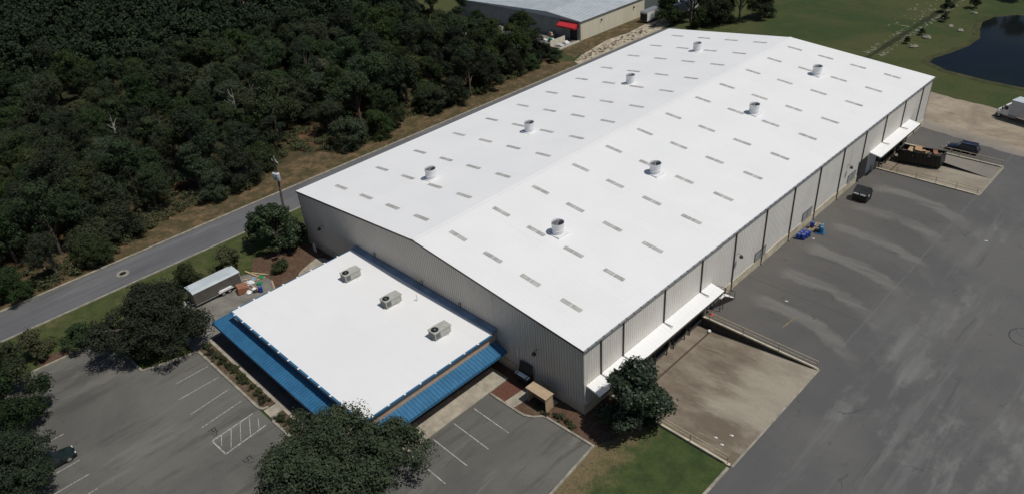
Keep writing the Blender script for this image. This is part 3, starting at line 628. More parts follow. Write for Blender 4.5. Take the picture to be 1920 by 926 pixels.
# dock doors
def dock(y, wd=2.5, zb=0.0, zt=2.9, bump=True):
    d = MB().box(.0, .12, y - wd / 2, y + wd / 2, zb, zt).build('dock_door', M_DARK, wh)
    MB().box(.10, .45, y - wd / 2 - .3, y - wd / 2, zb, zt + .3).build('dock_seal', M_RUBBER, d)
    MB().box(.10, .45, y + wd / 2, y + wd / 2 + .3, zb, zt + .3).build('dock_seal', M_RUBBER, d)
    MB().box(.10, .45, y - wd / 2, y + wd / 2, zt, zt + .3).build('dock_seal', M_RUBBER, d)
    if bump:
        MB().box(.10, .62, y - 1.05, y + 1.05, -.20, -.05).build('dock_leveller', M_BLACK, d)
        for s in (-1, 1):
            MB().box(.10, .45, y + s * 1.15 - .16, y + s * 1.15 + .16, -.55, -.02).build('bumper', M_RUBBER, d)
            MB().box(.30, .42, y + s * 1.15 - .05, y + s * 1.15 + .05, -1.25, -.55).build('bumper_post', M_RUBBER, d)
for y in (6.2, 9.9, 13.6, 17.3, 20.7): dock(y)
for y in (75.6, 79.4, 83.2): dock(y)
MB().box(.02, .09, 4.9, 24.5, 0.0, 3.75).build('dock_wall', M_GREYBOX, wh)
MB().box(.02, .09, 70.3, 86.4, 0.0, 3.75).build('dock_wall', M_GREYBOX, wh)
MB().box(.05, .14, 23.0, 24.0, 0.05, 2.3).build('entry_door', M_DARK, wh)
MB().box(.05, .55, 22.5, 22.85, 0.0, 3.4).build('dock_column', M_BASE, wh)
MB().box(.09, .16, 66.9, 70.0, 0.02, 3.6).build('rolling_door', M_DARK, wh)
for y in (72.2, 74.0, 81.3, 85.1, 86.3): MB().box(.10, .55, y - .15, y + .15, -1.1 if 73.6 < y < 85.3 else 0, .95).build('bollard', M_BASE, wh, bevel=.03)
# landing and stairs
sto = thing('stairs', 'white metal stair with dark handrails at the end of the near dock canopy', 'stairs')
MB().box(.12, 1.5, 24.45, 25.3, 1.95, 2.03).build('landing', M_WHITE, sto)
tm = MB().box(.20, 1.42, 0, .25, -.04, 0).mesh('tread', M_WHITE)
for i in range(10): o = link('tread', tm, sto); o.location = (0, 25.34 + i * .27, 2.03 - (i + 1) * .185)
MB().prism_x([(25.3, 2.0), (28.05, .08), (28.05, -.02), (27.8, -.02), (25.3, 1.75)], 1.42, 1.48).prism_x([(25.3, 2.0), (28.05, .08), (28.05, -.02), (27.8, -.02), (25.3, 1.75)], .13, .19).build('stringer', M_TRIM, sto)
for x in (.16, 1.46): MB().tube([(x, 24.5, 0), (x, 24.5, 2.0)], .05, 6).tube([(x, 25.2, 0), (x, 25.2, 2.0)], .05, 6).build('leg', M_TRIM, sto)
m = MB()
for x in (.16, 1.46):
    m.tube([(x, 24.5, 2.0), (x, 24.5, 3.0), (x, 25.3, 3.0), (x, 28.05, 1.05), (x, 28.05, .05)], .035, 6)
    m.tube([(x, 25.3, 2.0), (x, 25.3, 3.0)], .03, 6); m.tube([(x, 24.5, 2.5), (x, 25.3, 2.5), (x, 28.05, .6)], .022, 6)
    m.tube([(x, 26.7, 1.05), (x, 26.7, 2.0)], .025, 6)
m.build('handrail', M_TRIM, sto)
# louvres, lamps, pipes on the walls
for y in (36.6, 49.95, 64.7):
    f = MB().box(.05, .10, y - 1.45, y + 1.45, 1.2, 2.6).build('wall_vent', M_TRIM, wh)
    for k in (-1, 1):
        for j in range(7):
            MB().prism_y([(.10, 1.27 + j * .185), (.13, 1.27 + j * .185), (.105, 1.42 + j * .185)], y + (0.06 if k > 0 else -1.38), y + (1.38 if k > 0 else -.06)).build('slat', M_STEEL, f)
def wall_lamp(x, y, z, dx, dy):
    l = MB().tube([(x, y, z + .25), (x + dx * .25, y + dy * .25, z + .35), (x + dx * .55, y + dy * .55, z + .25)], .035, 6).build('wall_lamp', M_TRIM, wh)
    MB().lathe((x + dx * .55, y + dy * .55, z), [(.02, .28), (.10, .26), (.24, .05), (.26, -.12), (.22, -.12), (.01, .0)], 14).build('lamp_shade', M_TRIM, l)
wall_lamp(.05, 30.3, 4.9, 1, 0); wall_lamp(.05, 62.4, 4.6, 1, 0)
wall_lamp(-6.56, -.05, 5.2, 0, -1); wall_lamp(-49.9, -.05, 4.7, 0, -1)
for x in (-36.55, -26.4, -19.15):
    MB().tube([(x - .1, -.08, 4.9), (x - .05, -.08, 5.4), (x, -.12, 5.8), (x + .05, -.35, 5.95), (x + .08, -.4, 5.75)], .05, 6).build('vent_pipe', M_TRIM, wh)
MB().tube([(-9.73, -.12, .9), (-9.73, -.12, 3.85)], .06, 8).build('wall_pipe', M_WHITE, wh)

# roof ventilators (separate things on the roof)
def fan_proto():
    t = thing('roof_ventilator', '', 'roof ventilator', (0, 0, 0), 0, 'white cylindrical ventilators on the warehouse roof')
    MB().prism([(-.95, -.95), (.95, -.95), (.95, .95), (-.95, .95)], -.15, .13).build('base_curb', M_FANW, t, bevel=.03)
    MB().lathe((0, 0, 0), [(.74, .12), (.74, .60), (.79, .61), (.79, .66), (.74, .67), (.76, 1.1), (.84, 1.62), (.81, 1.62), (.72, 1.15)], 28).build('stack', M_FANW, t, smooth=True)
    MB().lathe((0, 0, 0), [(.76, 1.40), (.001, 1.36)], 28).build('damper_well', M_DARK, t)
    d = MB().add([(-.74, -.03, 1.44), (-.05, -.60, 1.42), (-.05, .60, 1.42), (-.5, .5, 1.43), (-.5, -.5, 1.43)], [(0, 4, 1, 2, 3)]).build('damper_blade', M_ACG, t)
    MB().box(-.06, .06, -.75, .75, 1.40, 1.50).build('hinge_bar', M_STEEL, t)
    return t
fp = fan_proto()
fxy = [(-15.2, 13.3), (-15.2, 33.5), (-15.0, 59.8), (-14.95, 81.2), (-39.6, 13.2), (-39.5, 33.6), (-39.3, 59.7), (-39.4, 81.3)]
flab = ['white roof ventilator on the near slope closest to the dock canopy', 'white roof ventilator on the right slope, second up from the front gable', 'white roof ventilator on the right slope, third up from the front gable',
        'white roof ventilator on the right slope nearest the pond end', 'white roof ventilator on the left slope nearest the office building', 'white roof ventilator on the left slope, second from the front gable',
        'white roof ventilator on the left slope, third from the front gable', 'white roof ventilator on the left slope nearest the far end of the roof']
for i, (x, y) in enumerate(fxy):
    o = fp if i == 0 else copy_tree(fp)
    o.location = (x, y, zr(x)); o.rotation_euler.z = R(25 + rnd.uniform(-6, 6)); o['label'] = flab[i]
    for c in o.children:
        if c.name.startswith('base_curb'): c.rotation_euler.z = -o.rotation_euler.z

# ------------------------------------------------------------------ office annex
of = thing('office_building', 'low office annex with white flat roof and blue metal canopies against the warehouse', 'office building')
OX0, OX1, OY0, OY1, OZ = -41.15, -12.95, -18.85, -0.75, 4.8
MB().box(OX0 + .25, OX1 - .25, OY0 + .25, -.12, 0.0, 3.3).build('wall', M_BROWN, of)
MB().box(OX0 + .2, OX1 - .2, OY0 + .2, -.12, 3.3, OZ - .17).build('upper_wall', M_TAN, of)
rf = MB().prism([(OX0, OY0), (OX1, OY0), (OX1, OY1), (OX0, OY1)], OZ - .17, OZ).build('roof', M_ROOF, of)
MB().add([(OX0, -.86, OZ + .0), (OX1, -.86, OZ + .0), (OX1, -.80, OZ + .12), (OX0, -.80, OZ + .12), (OX1, -.12, OZ + .30), (OX0, -.12, OZ + .30), (OX1, -.10, OZ - .2), (OX0, -.10, OZ - .2), (OX1, -.86, OZ - .2), (OX0, -.86, OZ - .2)],
         [(0, 1, 2, 3), (3, 2, 4, 5), (4, 6, 7, 5), (0, 3, 5, 7, 9), (1, 8, 6, 4, 2)]).build('wall_flashing', M_FLASH, of)
# gutters with white straps
gt = MB().box(OX1 + .003, OX1 + .16, OY0 - .16, OY1, OZ - .20, OZ - .03).build('gutter', M_BLUE, of)
for i in range(9): MB().box(OX1 - .1, OX1 + .20, OY0 + .9 + i * 2.1, OY0 + 1.12 + i * 2.1, OZ - .03, OZ + .004).build('strap', M_WHITE, gt)
gt = MB().box(OX0 - .2, OX1, OY0 - .22, OY0 - .003, OZ - .22, OZ - .03).build('gutter', M_BLUE, of)
for i in range(13): MB().box(OX0 + .8 + i * 2.15, OX0 + 1.04 + i * 2.15, OY0 - .26, OY0 + .1, OZ - .03, OZ + .004).build('strap', M_WHITE, gt)
gt = MB().box(OX0 - .24, OX0 - .003, OY0, OY1 + .3, OZ - .22, OZ - .03).build('gutter', M_BLUE, of)
for i in range(9): MB().box(OX0 - .28, OX0 + .1, OY0 + .9 + i * 2.1, OY0 + 1.14 + i * 2.1, OZ - .03, OZ + .004).build('strap', M_WHITE, gt)
# blue canopies: inner line (z 3.55) -> outer line (z 2.8) -> drop (z 2.35), mitred at the corners
ix, iy, ex, ey = OX1 - .14, OY0 + .14, -11.2, -20.85
zi, zo, zd = 3.38, 2.92, 2.58
cx0, cxi = -43.85, -41.7
can = MB()
# +X side
can.add([(ix, -.35, zi), (ex, -.35, zo), (ex, ey, zo), (ix, iy, zi), (ex + .02, -.35, zd), (ex + .02, ey, zd), (ex - .05, -.35, zd), (ix, -.35, zi - .12)], [(0, 1, 2, 3), (1, 4, 5, 2), (0, 7, 6, 4, 1)])
can.build('canopy_east', M_BLUE, of).name = 'canopy'
can = MB().add([(cxi, iy, zi), (ix, iy, zi), (ex, ey, zo), (cx0, ey, zo), (cx0, ey - .02, zd), (ex, ey - .02, zd)], [(0, 1, 2, 3), (3, 2, 5, 4)])
can.add([(cxi, iy, zi), (cx0, ey, zo), (cx0, iy + 1.6, zo), (cxi, iy + 1.6, zi), (cx0 - .02, ey, zd), (cx0 - .02, iy + 1.6, zd)], [(0, 1, 2, 3), (1, 4, 5, 2)])
c2 = can.build('canopy', M_BLUE, of)
cE = [c for c in of.children if c.name.startswith('canopy') and c is not c2][0]
m = MB()
def seam(a, b, c, w_=.035, h=.05):
    A, B, D = Vector(a), Vector(b), Vector(c)
    m.tube([A + Vector((0, 0, .015)), B + Vector((0, 0, .015))], .028, 4); m.tube([B, D], .028, 4)
for y in np.arange(-.6, iy, -.46): seam((ix, y, zi), (ex, y, zo), (ex + .03, y, zd))
for y in np.arange(iy - .3, ey, -.46):
    t_ = (iy - y) / (iy - ey); seam((ix + (ex - ix) * t_, y, zi + (zo - zi) * t_), (ex, y, zo), (ex + .03, y, zd))
m.build('standing_seam', M_BLUED, cE, kind='stuff')
m = MB()
for x in np.arange(ex - .2, cx0 + .1, -.46):
    if x > ix: t_ = (x - ix) / (ex - ix)
    elif x < cxi: t_ = (cxi - x) / (cxi - cx0)
    else: t_ = 0
    seam((x, iy + (ey - iy) * t_, zi + (zo - zi) * t_), (x, ey, zo), (x, ey - .03, zd))
m.build('standing_seam', M_BLUED, c2, kind='stuff')
MB().box(ex - 2.0, ex - .06, ey + .1, -.4, zd, zd + .06).build('soffit', M_TAN, of)
MB().box(cx0 + .1, ex - 2.0, ey + .06, ey + 2.0, zd, zd + .06).build('soffit', M_BROWN, of)
for y in (-3, -7, -11, -15.5):
    w_ = MB().box(OX1 - .26, OX1 - .19, y - .8, y + .8, .9, 2.1).build('window', M_TRIM, of); MB().box(OX1 - .2, OX1 - .17, y - .72, y + .72, .98, 2.02).build('pane', M_GLASS, w_)
for x in (-38, -33, -28, -22, -17):
    w_ = MB().box(x - .8, x + .8, OY0 + .19, OY0 + .26, .9, 2.1).build('window', M_TRIM, of); MB().box(x - .72, x + .72, OY0 + .17, OY0 + .2, .98, 2.02).build('pane', M_GLASS, w_)
MB().tube([(-24.7, -2.4, OZ), (-24.7, -2.4, OZ + 1.0)], .06, 8).build('vent_pipe', M_WHITE, of)

# rooftop units
def ac():
    t = thing('rooftop_unit', '', 'air conditioner', (0, 0, 0), 0, 'air conditioning units on the office roof')
    MB().box(-.62, .62, -1.22, 1.12, .08, .98).build('cabinet', M_AC, t, bevel=.03)
    MB().box(-.68, .68, -1.28, -.0, .98, 1.06).add([(-.68, -.0, 1.06), (.68, -.0, 1.06), (.68, 1.25, .96), (-.68, 1.25, .96), (-.68, -.0, .98), (.68, -.0, .98), (.68, 1.25, .90), (-.68, 1.25, .90)], [(0, 1, 2, 3), (4, 7, 6, 5), (1, 5, 6, 2), (0, 3, 7, 4), (2, 6, 7, 3)]).build('top_panel', M_AC, t)
    MB().box(-.50, .50, -1.24, -1.215, .22, .86).build('coil_grille', M_ACG, t)
    MB().box(.615, .64, -1.10, -.45, .22, .86).build('coil_grille', M_ACG, t)
    f = MB().lathe((0, -.72, 0), [(.44, 1.06), (.44, 1.13), (.40, 1.13), (.39, 1.075), (.001, 1.07)], 24).build('fan_ring', M_BLACK, t)
    MB().lathe((0, -.72, 0), [(.11, 1.08), (.11, 1.12), (.001, 1.13)], 12).build('hub', M_STEEL, f)
    MB().box(-.55, .55, -1.12, 1.02, -.02, .08).build('curb', M_ACG, t)
    MB().tube([(.64, .3, .3), (.8, .3, .3), (.8, .6, .05)], .03, 6).build('pipe', M_STEEL, t)
    return t
ap = ac()
for i, (x, lab) in enumerate(((-35.5, 'boxy beige rooftop unit, the one nearest the trailer'), (-26.8, 'boxy beige rooftop unit in the middle of the office roof'), (-17.5, 'boxy beige rooftop unit nearest the tan wall band and parking stalls'))):
    o = ap if i == 0 else copy_tree(ap); o.location = (x, -4.75, OZ + .02); o['label'] = lab

# ------------------------------------------------------------------ things near the warehouse
# shelter
t = thing('smoking_shelter', 'small tan flat-roofed shelter open to the front, beside the gable wall', 'shelter', (-4.6, -2.0, 0))
MB().box(-1.50, 1.50, -.72, .68, 1.95, 2.07).build('roof', M_HUT, t, bevel=.02)
MB().box(-1.38, 1.38, .52, .60, 0, 1.95).build('back_panel', M_HUT, t); MB().box(1.30, 1.38, -.6, .52, 0, 1.95).build('side_panel', M_HUT, t)
MB().box(-1.38, -1.30, -.6, .52, 0, 1.95).build('side_panel', M_HUT, t); MB().box(-1.3, 1.3, .1, .5, .42, .47).build('bench', M_HUT, t)
# waste bin by gable
t = thing('waste_container', 'dark waste container with a white top and its lid tipped back against the gable wall', 'dumpster', (-8.25, -.78, 0))
MB().add([(-.85, -.3, .3), (.85, -.3, .3), (.85, .5, .3), (-.85, .5, .3), (-1.0, -.45, 1.35), (1.0, -.45, 1.35), (1.0, .5, 1.45), (-1.0, .5, 1.45)], [(0, 3, 2, 1), (0, 1, 5, 4), (1, 2, 6, 5), (2, 3, 7, 6), (3, 0, 4, 7), (4, 5, 6, 7)]).build('body', M_BLACK, t)
MB().add([(-1.0, -.50, 1.37), (1.0, -.50, 1.37), (1.0, .0, 1.44), (-1.0, .0, 1.44)], [(0, 1, 2, 3)]).build('top_sheet', M_WHITE, t)
MB().box(-.75, -.69, -.52, .02, 1.40, 1.47).build('strap', M_BLACK, t); MB().box(.69, .75, -.52, .02, 1.40, 1.47).build('strap', M_BLACK, t)
m = MB().add([(-.95, .12, 1.45), (.95, .12, 1.45), (.95, .55, 2.6), (-.95, .55, 2.6), (-.95, .17, 1.42), (.95, .17, 1.42), (.95, .6, 2.57), (-.95, .6, 2.57)], [(0, 1, 2, 3), (4, 7, 6, 5), (0, 3, 7, 4), (1, 5, 6, 2), (3, 2, 6, 7)])
m.build('lid', M_BLACK, t)
for s in (-1, 1): MB().tube([(s * .7 - .06, -.1, .16), (s * .7 + .06, -.1, .16)], .16, 12).build('wheel', M_RUBBER, t)
# dumpster in the yard
t = thing('dumpster', 'black lidded dumpster standing in the yard near the warehouse wall', 'dumpster', (3.05, 62.15, 0))
MB().prism_x([(-.95, .12), (.85, .12), (.95, 1.25), (.15, 2.2), (-1.0, 1.42)], -1.1, 1.1).build('body', M_BLACK, t, bevel=.03)
l = MB().add([(-1.12, .17, 2.24), (1.12, .17, 2.24), (1.12, -1.04, 1.46), (-1.12, -1.04, 1.46), (-1.12, .17, 2.20), (1.12, .17, 2.20), (1.12, -1.04, 1.42), (-1.12, -1.04, 1.42)], [(0, 3, 2, 1), (4, 5, 6, 7), (0, 1, 5, 4), (2, 3, 7, 6), (1, 2, 6, 5), (3, 0, 4, 7)]).build('lid', M_BLACK, t)
l = MB().add([(-1.12, .19, 2.24), (1.12, .19, 2.24), (1.12, 1.0, 1.27), (-1.12, 1.0, 1.27)], [(0, 1, 2, 3)]).build('lid', M_BLACK, t)
MB().box(-.95, -.15, -1.12, -1.05, 1.22, 1.40).build('label_plate', M_WHITE, t); MB().box(.05, .9, -1.12, -1.05, 1.22, 1.40).build('label_plate', M_WHITE, t)
MB().box(1.1, 1.13, -.5, -.25, .9, 1.3).build('label_plate', M_WHITE, t)
for s in (-1, 1): MB().box(s * 1.16 - .06, s * 1.16 + .06, -.6, .5, .8, .95).build('fork_pocket', M_BLACK, t)
# roll-off container
t = thing('rolloff_container', 'long black open-top container full of scrap at the far dock', 'container', (4.85, 81.35, 0))
t.rotation_euler.y = R(-4.6); t.location.z = -.78
m = MB()
m.box(-3.3, 3.3, -1.2, -1.12, .15, 2.15).box(-3.3, 3.3, 1.12, 1.2, .15, 2.15).box(-3.3, -3.22, -1.12, 1.12, .15, 2.15).box(3.22, 3.3, -1.12, 1.12, .15, 2.15).box(-3.22, 3.22, -1.12, 1.12, .15, .25)
m.build('shell', M_BLACK, t)
rb = MB().box(0, .08, -1.27, -1.2, .2, 2.1).mesh('side_rib', M_BLACK)
for i in range(11): o = link('side_rib', rb, t); o.location.x = -3.25 + i * .64
MB().box(-3.36, 3.36, -1.29, -1.14, 2.1, 2.22).box(-3.36, 3.36, 1.14, 1.29, 2.1, 2.22).box(-3.36, -3.22, -1.14, 1.14, 2.1, 2.22).box(3.22, 3.36, -1.14, 1.14, 2.1, 2.22).build('top_rail', M_BLACK, t)
r2 = random.Random(5); m = MB()
for i in range(90):
    x, y, z = r2.uniform(-3, 3), r2.uniform(-1, 1), r2.uniform(1.3, 1.9); a = r2.uniform(0, 3.1); b = r2.uniform(-.4, .4); l_, w_, h_ = r2.uniform(.2, .7), r2.uniform(.06, .3), r2.uniform(.02, .1)
    M_ = Matrix.Translation((x, y, z)) @ Matrix.Rotation(a, 4, 'Z') @ Matrix.Rotation(b, 4, 'Y')
    bx = MB().box(-l_, l_, -w_, w_, -h_, h_); m.add([M_ @ Vector(v) for v in bx.v], bx.f, i % 3)
tag(m.build('scrap_pile', [M_SCRAPW, M_TRIM, M_DKCONC]), 'heap of broken wood and dark scrap filling the black open container', 'scrap', kind='stuff').matrix_world = Matrix.Translation(t.location) @ Matrix.Rotation(R(-4.6), 4, 'Y')
def carton(x, y, z, s, rz, rx, lab, mt=None):
    o = MB().box(-s[0], s[0], -s[1], s[1], 0, s[2]).build('cardboard_box', mt or M_CARD, loc=(x, y, z)); o.rotation_euler = (rx, .2, rz)
    fl = MB().add([(-s[0], s[1], s[2]), (s[0], s[1], s[2]), (s[0], s[1] + .3, s[2] + .15), (-s[0], s[1] + .3, s[2] + .15)], [(0, 1, 2, 3)]).build('flap', mt or M_CARD, o)
    return tag(o, lab, 'box')
carton(4.0, 81.2, 1.15, (.55, .4, .5), .4, .3, 'large tan cardboard box tipped on the scrap in the black container')
carton(5.3, 81.3, 1.05, (.45, .35, .4), 1.1, -.3, 'tan box lying next to the biggest box in the scrap container')
carton(3.0, 80.9, 1.0, (.4, .35, .3), .1, .2, 'pale flat box at the left of the scrap container', M_WOOD)
carton(6.6, 81.6, 1.15, (.4, .25, .3), .8, .4, 'brown box near the ramp end of the scrap container', M_BOXR)
# drums and pallets
def drum_proto(mat, label):
    t = thing('plastic_drum', label, 'drum', (0, 0, 0))
    MB().lathe((0, 0, 0), [(.001, 0), (.27, 0), (.29, .03), (.295, .28), (.305, .30), (.295, .32), (.295, .60), (.305, .62), (.295, .64), (.29, .86), (.27, .90), (.25, .88), (.001, .88)], 18).build('barrel', mat, t, smooth=True)
    MB().lathe((0, 0, 0), [(.24, .885), (.24, .90), (.27, .905)], 18).build('rim', M_STEEL, t)
    m = MB(); m.lathe((.12, 0, 0), [(.04, .88), (.04, .92), (.001, .92)], 8).lathe((-.12, 0, 0), [(.04, .88), (.04, .92), (.001, .92)], 8); m.build('bung', M_WHITE, t)
    return t
dp = drum_proto(M_DRUM, '')
dl = [((.95, 46.0), 'dark blue plastic drum at the wall side front of the drum cluster'), ((1.55, 46.25), 'dark blue plastic drum at the yard side front of the drum cluster'), ((1.0, 46.7), 'dark blue plastic drum in the middle of the cluster by the wall'),
      ((1.65, 46.95), 'dark blue plastic drum in the middle of the cluster on the yard side'), ((1.05, 47.4), 'dark blue plastic drum at the back of the cluster by the wall'), ((1.72, 47.6), 'dark blue plastic drum at the back of the cluster on the yard side')]
for i, ((x, y), lab) in enumerate(dl):
    o = dp if i == 0 else copy_tree(dp); o.location = (x, y, 0); o.rotation_euler.z = i * 1.3; o['label'] = lab; o['group'] = 'blue drums clustered at the warehouse wall'
o = copy_tree(dp, loc=(1.1, 49.9, .14), label='lone blue drum standing on the nearer wooden pallet'); del o['group']
t2 = drum_proto(M_TEAL, 'lighter teal blue drum standing on the blue plastic pallet'); t2.location = (2.75, 49.4, .15)
t2 = drum_proto(M_TEAL, 'dark topped teal drum behind the front one on the blue plastic pallet'); t2.location = (2.35, 50.0, .15)
carton(2.1, 49.2, .15, (.25, .25, .35), .3, 0, 'small dark bin standing on the blue pallet beside the teal drums', M_BLACK)
def pallet(x, y, rz, mat, lab):
    t = thing('pallet', lab, 'pallet', (x, y, 0), rz)
    bd = MB().box(-.6, .6, -.045, .045, .12, .14).mesh('board', mat)
    for i in range(7): o = link('board', bd, t); o.location.y = -.45 + i * .15
    br = MB().box(-.05, .05, -.5, .5, .0, .118).mesh('bearer', mat)
    for i in range(3): o = link('bearer', br, t); o.location.x = -.5 + i * .5
pallet(1.5, 49.6, .2, M_WOOD, 'raw wooden pallet under the lone blue drum'); pallet(1.6, 51.2, .25, M_WOOD, 'empty raw wooden pallet behind the lone blue drum')
pallet(2.6, 49.4, .3, M_TEAL, 'blue plastic pallet under the teal drums')
# cone
t = thing('traffic_cone', 'red orange traffic cone beside the near dock entry door', 'traffic cone', (1.0, 23.3, 0))
MB().box(-.18, .18, -.18, .18, 0, .03).build('cone_base', M_ORANGE, t); MB().lathe((0, 0, 0), [(.14, .03), (.03, .72), (.001, .73)], 14).build('cone_body', M_ORANGE, t)
tag(MB().lathe((1.9, 21.6, -1.2), [(.001, 0), (.2, .02), (.24, .15), (.15, .28), (.001, .33)], 8).build('white_bag', M_WHITE), 'small white bag lying at the inner corner of the near dock ramp', 'bag')
for i, (x, y) in enumerate(((11.9, 6.4), (12.9, 5.9), (13.0, 7.6), (20.5, 60.8), (6.5, 31.5), (2.4, 47.2))):
    z = 0.0
    if 1.2 < x < 15.3 and y < 22: z = -1.25 * (15.3 - x) / 12.9
    o = MB().add([(0, 0, .01), (.35, .05, .03), (.38, .2, .06), (.05, .22, .02), (.2, .1, .12)], [(0, 1, 4), (1, 2, 4), (2, 3, 4), (3, 0, 4)]).build('litter', M_WHITE, loc=(x, y, z + .01))
    tag(o, ['white litter scrap near the lower railing of the near ramp', 'white litter scrap nearest the corner post of the near ramp railing', 'tiny white scrap further up the near concrete ramp', 'white litter scrap alone in the middle of the yard', 'white litter scrap on the asphalt near the stairs', 'small white scrap next to the blue drum cluster'][i], 'litter')

# ------------------------------------------------------------------ vehicles
def wheel(parent, x, y, r=.34, wd=.22, side=1):
    t = MB().tube([(x, y - wd / 2, r), (x, y + wd / 2, r)], r, 20).build('wheel', M_RUBBER, parent)
    MB().tube([(x, y + side * (wd / 2 - .03), r), (x, y + side * (wd / 2 + .01), r)], r * .6, 14).build('rim', M_STEEL, t)
def car(name, label, paint, loc, rz, Lh=2.4, suv=True):
    """nose towards +X"""
    t = thing(name, label, 'car', loc, rz)
    h = 1.0 if suv else .88; top = 1.72 if suv else 1.42
    # body: cross-sections along x with rounded shoulders
    secs = [(-Lh, .45, h * .95, .78), (-Lh + .12, .28, h, .88), (-Lh + .9, .25, h + .02, .93), (0, .25, h, .94), (1.1, .25, h * .98, .93), (Lh - .45, .27, h * .86, .90), (Lh - .1, .30, h * .72, .82), (Lh, .42, h * .6, .70)]
    m = MB(); ring = []
    for (x, zb, zt, w_) in secs:
        ring.append([(x, -w_ * .92, zb), (x, -w_, zb + .2), (x, -w_, zt - .22), (x, -w_ * .93, zt - .06), (x, -w_ * .75, zt), (x, w_ * .75, zt), (x, w_ * .93, zt - .06), (x, w_, zt - .22), (x, w_, zb + .2), (x, w_ * .92, zb)])
    n = 10; vs = [v for r_ in ring for v in r_]; fs = [(i * n + k, i * n + (k + 1) % n, (i + 1) * n + (k + 1) % n, (i + 1) * n + k) for i in range(len(ring) - 1) for k in range(n)]
    fs += [tuple(range(n))[::-1], tuple((len(ring) - 1) * n + k for k in range(n))]
    m.add(vs, fs); m.build('body', paint, t, smooth=True, bevel=0)
    x0, x1 = (-Lh + .12, .95) if suv else (-Lh + .75, 1.0)
    xa, xb = (-Lh + .55, .25) if suv else (-Lh + 1.35, .15)
    def cab(s0, s1, zt_, inset, mat, nm, par, zl=None):
        m = MB(); b = .86; tt = .68
        m.add([(x0, -b, h - .05), (x1, -b, h - .08), (x1, b, h - .08), (x0, b, h - .05), (xa, -tt, zt_), (xb, -tt, zt_), (xb, tt, zt_), (xa, tt, zt_)], [(0, 1, 5, 4), (1, 2, 6, 5), (2, 3, 7, 6), (3, 0, 4, 7), (4, 5, 6, 7)])
        return m.build(nm, mat, par, bevel=.05)
    g_ = cab(0, 1, top - .05, 0, M_GLASS, 'glasshouse', t)
    MB().prism([(xa - .1, -.70), (xb + .12, -.70), (xb + .18, -.4), (xb + .18, .4), (xb + .12, .70), (xa - .1, .70), (xa - .16, .4), (xa - .16, -.4)], top - .06, top).build('roof_panel', paint, t, bevel=.03)
    for s in (-1, 1):
        for xx in ((x0 + xa) / 2 + .15, -.35 if suv else -.2):
            MB().add([(xx, s * .875, h - .06), (xx + .10, s * .875, h - .06), (xx + .10, s * .70, top - .06), (xx, s * .70, top - .06)], [(0, 1, 2, 3)]).build('pillar', paint, t)
        MB().box(Lh - .18, Lh - .02, s * .55 - .16, s * .55 + .16, h * .58, h * .72).build('headlight', M_LAMP, t)
        MB().box(-Lh - .01, -Lh + .1, s * .66 - .10, s * .66 + .10, h * .7, h * .95).build('tail_light', M_TAILR, t)
        MB().box(.72, .9, s * 1.0 - .09, s * 1.0 + .09, h, h + .14).build('mirror', paint, t)
        wheel(t, 1.45, s * .82, .35, .22, s); wheel(t, -1.45, s * .82, .35, .22, s)
    if suv:
        for s in (-1, 1): MB().tube([(xa, s * .58, top + .05), (xb, s * .58, top + .05)], .02, 5).build('roof_rack', M_STEEL, t)
    return t
car('parked_car', 'dark navy people carrier parked beside the far dock ramp', M_NAVY, (9.0, 87.75, 0), math.pi + R(3), 2.45)
car('parked_car', 'black green car parked under the bottom left trees, second from the corner', M_CARD2, (-37.75, -42.6, 0), R(90), 2.3, False)
car('parked_car', 'grey car almost hidden under the left tree, only its nose showing', M_CARS, (-48.9, -42.2, 0), R(90), 2.25, False)
# box truck at the far right
t = thing('box_truck', 'white cab box truck with a grey cargo box on the pale dirt lot', 'truck', (8.9, 107.0, 0), R(-16))
t.rotation_euler.z = R(-14)
MB().box(2.15, 8.9, -1.25, 1.25, 1.05, 3.75).build('cargo_box', M_GREYBOX, t, bevel=.04)
MB().box(2.10, 8.95, -1.28, 1.28, 3.75, 3.80).build('box_roof', M_GREYR, t)
MB().prism_y([(-.05, .75), (.0, 1.45), (.85, 1.75), (.95, 1.75), (.95, .75)], -.95, .95).build('hood', M_WHITE, t, bevel=.08)
MB().prism_y([(.85, .65), (.85, 1.72), (1.15, 2.50), (1.25, 2.62), (2.05, 2.66), (2.10, .65)], -1.08, 1.08).build('cab', M_WHITE, t, bevel=.06)
MB().prism_y([(.86, 1.78), (1.12, 2.44), (1.09, 2.46), (.82, 1.78)], -.92, .92).build('windscreen', M_GLASS, t)
for s in (-1, 1):
    MB().box(1.2, 1.85, s * 1.085 - .012, s * 1.085 + .012, 1.75, 2.38).build('side_window', M_GLASS, t)
    MB().box(.9, 1.05, s * 1.35 - .10, s * 1.35 + .10, 1.7, 2.2).build('mirror', M_BLACK, t)
    MB().prism_y([(.0, .75), (.05, 1.15), (.3, 1.3), (.75, 1.3), (1.0, 1.05), (1.0, .8)], s * 1.02 - .14, s * 1.02 + .14).build('fender', M_WHITE, t, bevel=.04)
    MB().box(.0, .06, s * .78 - .12, s * .78 + .12, .85, 1.1).build('headlight', M_LAMP, t)
    wheel(t, .55, s * .98, .5, .28, s); wheel(t, 7.2, s * .98, .5, .5, s)
    MB().tube([(2.2, s * .95, .75), (3.5, s * .95, .75)], .25, 12).build('fuel_tank', M_STEEL, t)
MB().box(-.10, .02, -1.05, 1.05, .5, .75).build('bumper', M_STEEL, t); MB().box(-.03, .0, -.5, .5, .8, 1.4).build('grille', M_BLACK, t)
MB().box(.9, 8.7, -.45, .45, .7, 1.04).build('chassis', M_BLACK, t)
# enclosed trailer
t = thing('cargo_trailer', 'long brown grey enclosed trailer with a white roof beside the office', 'trailer', (-54.0, -16.0, 0), R(90))
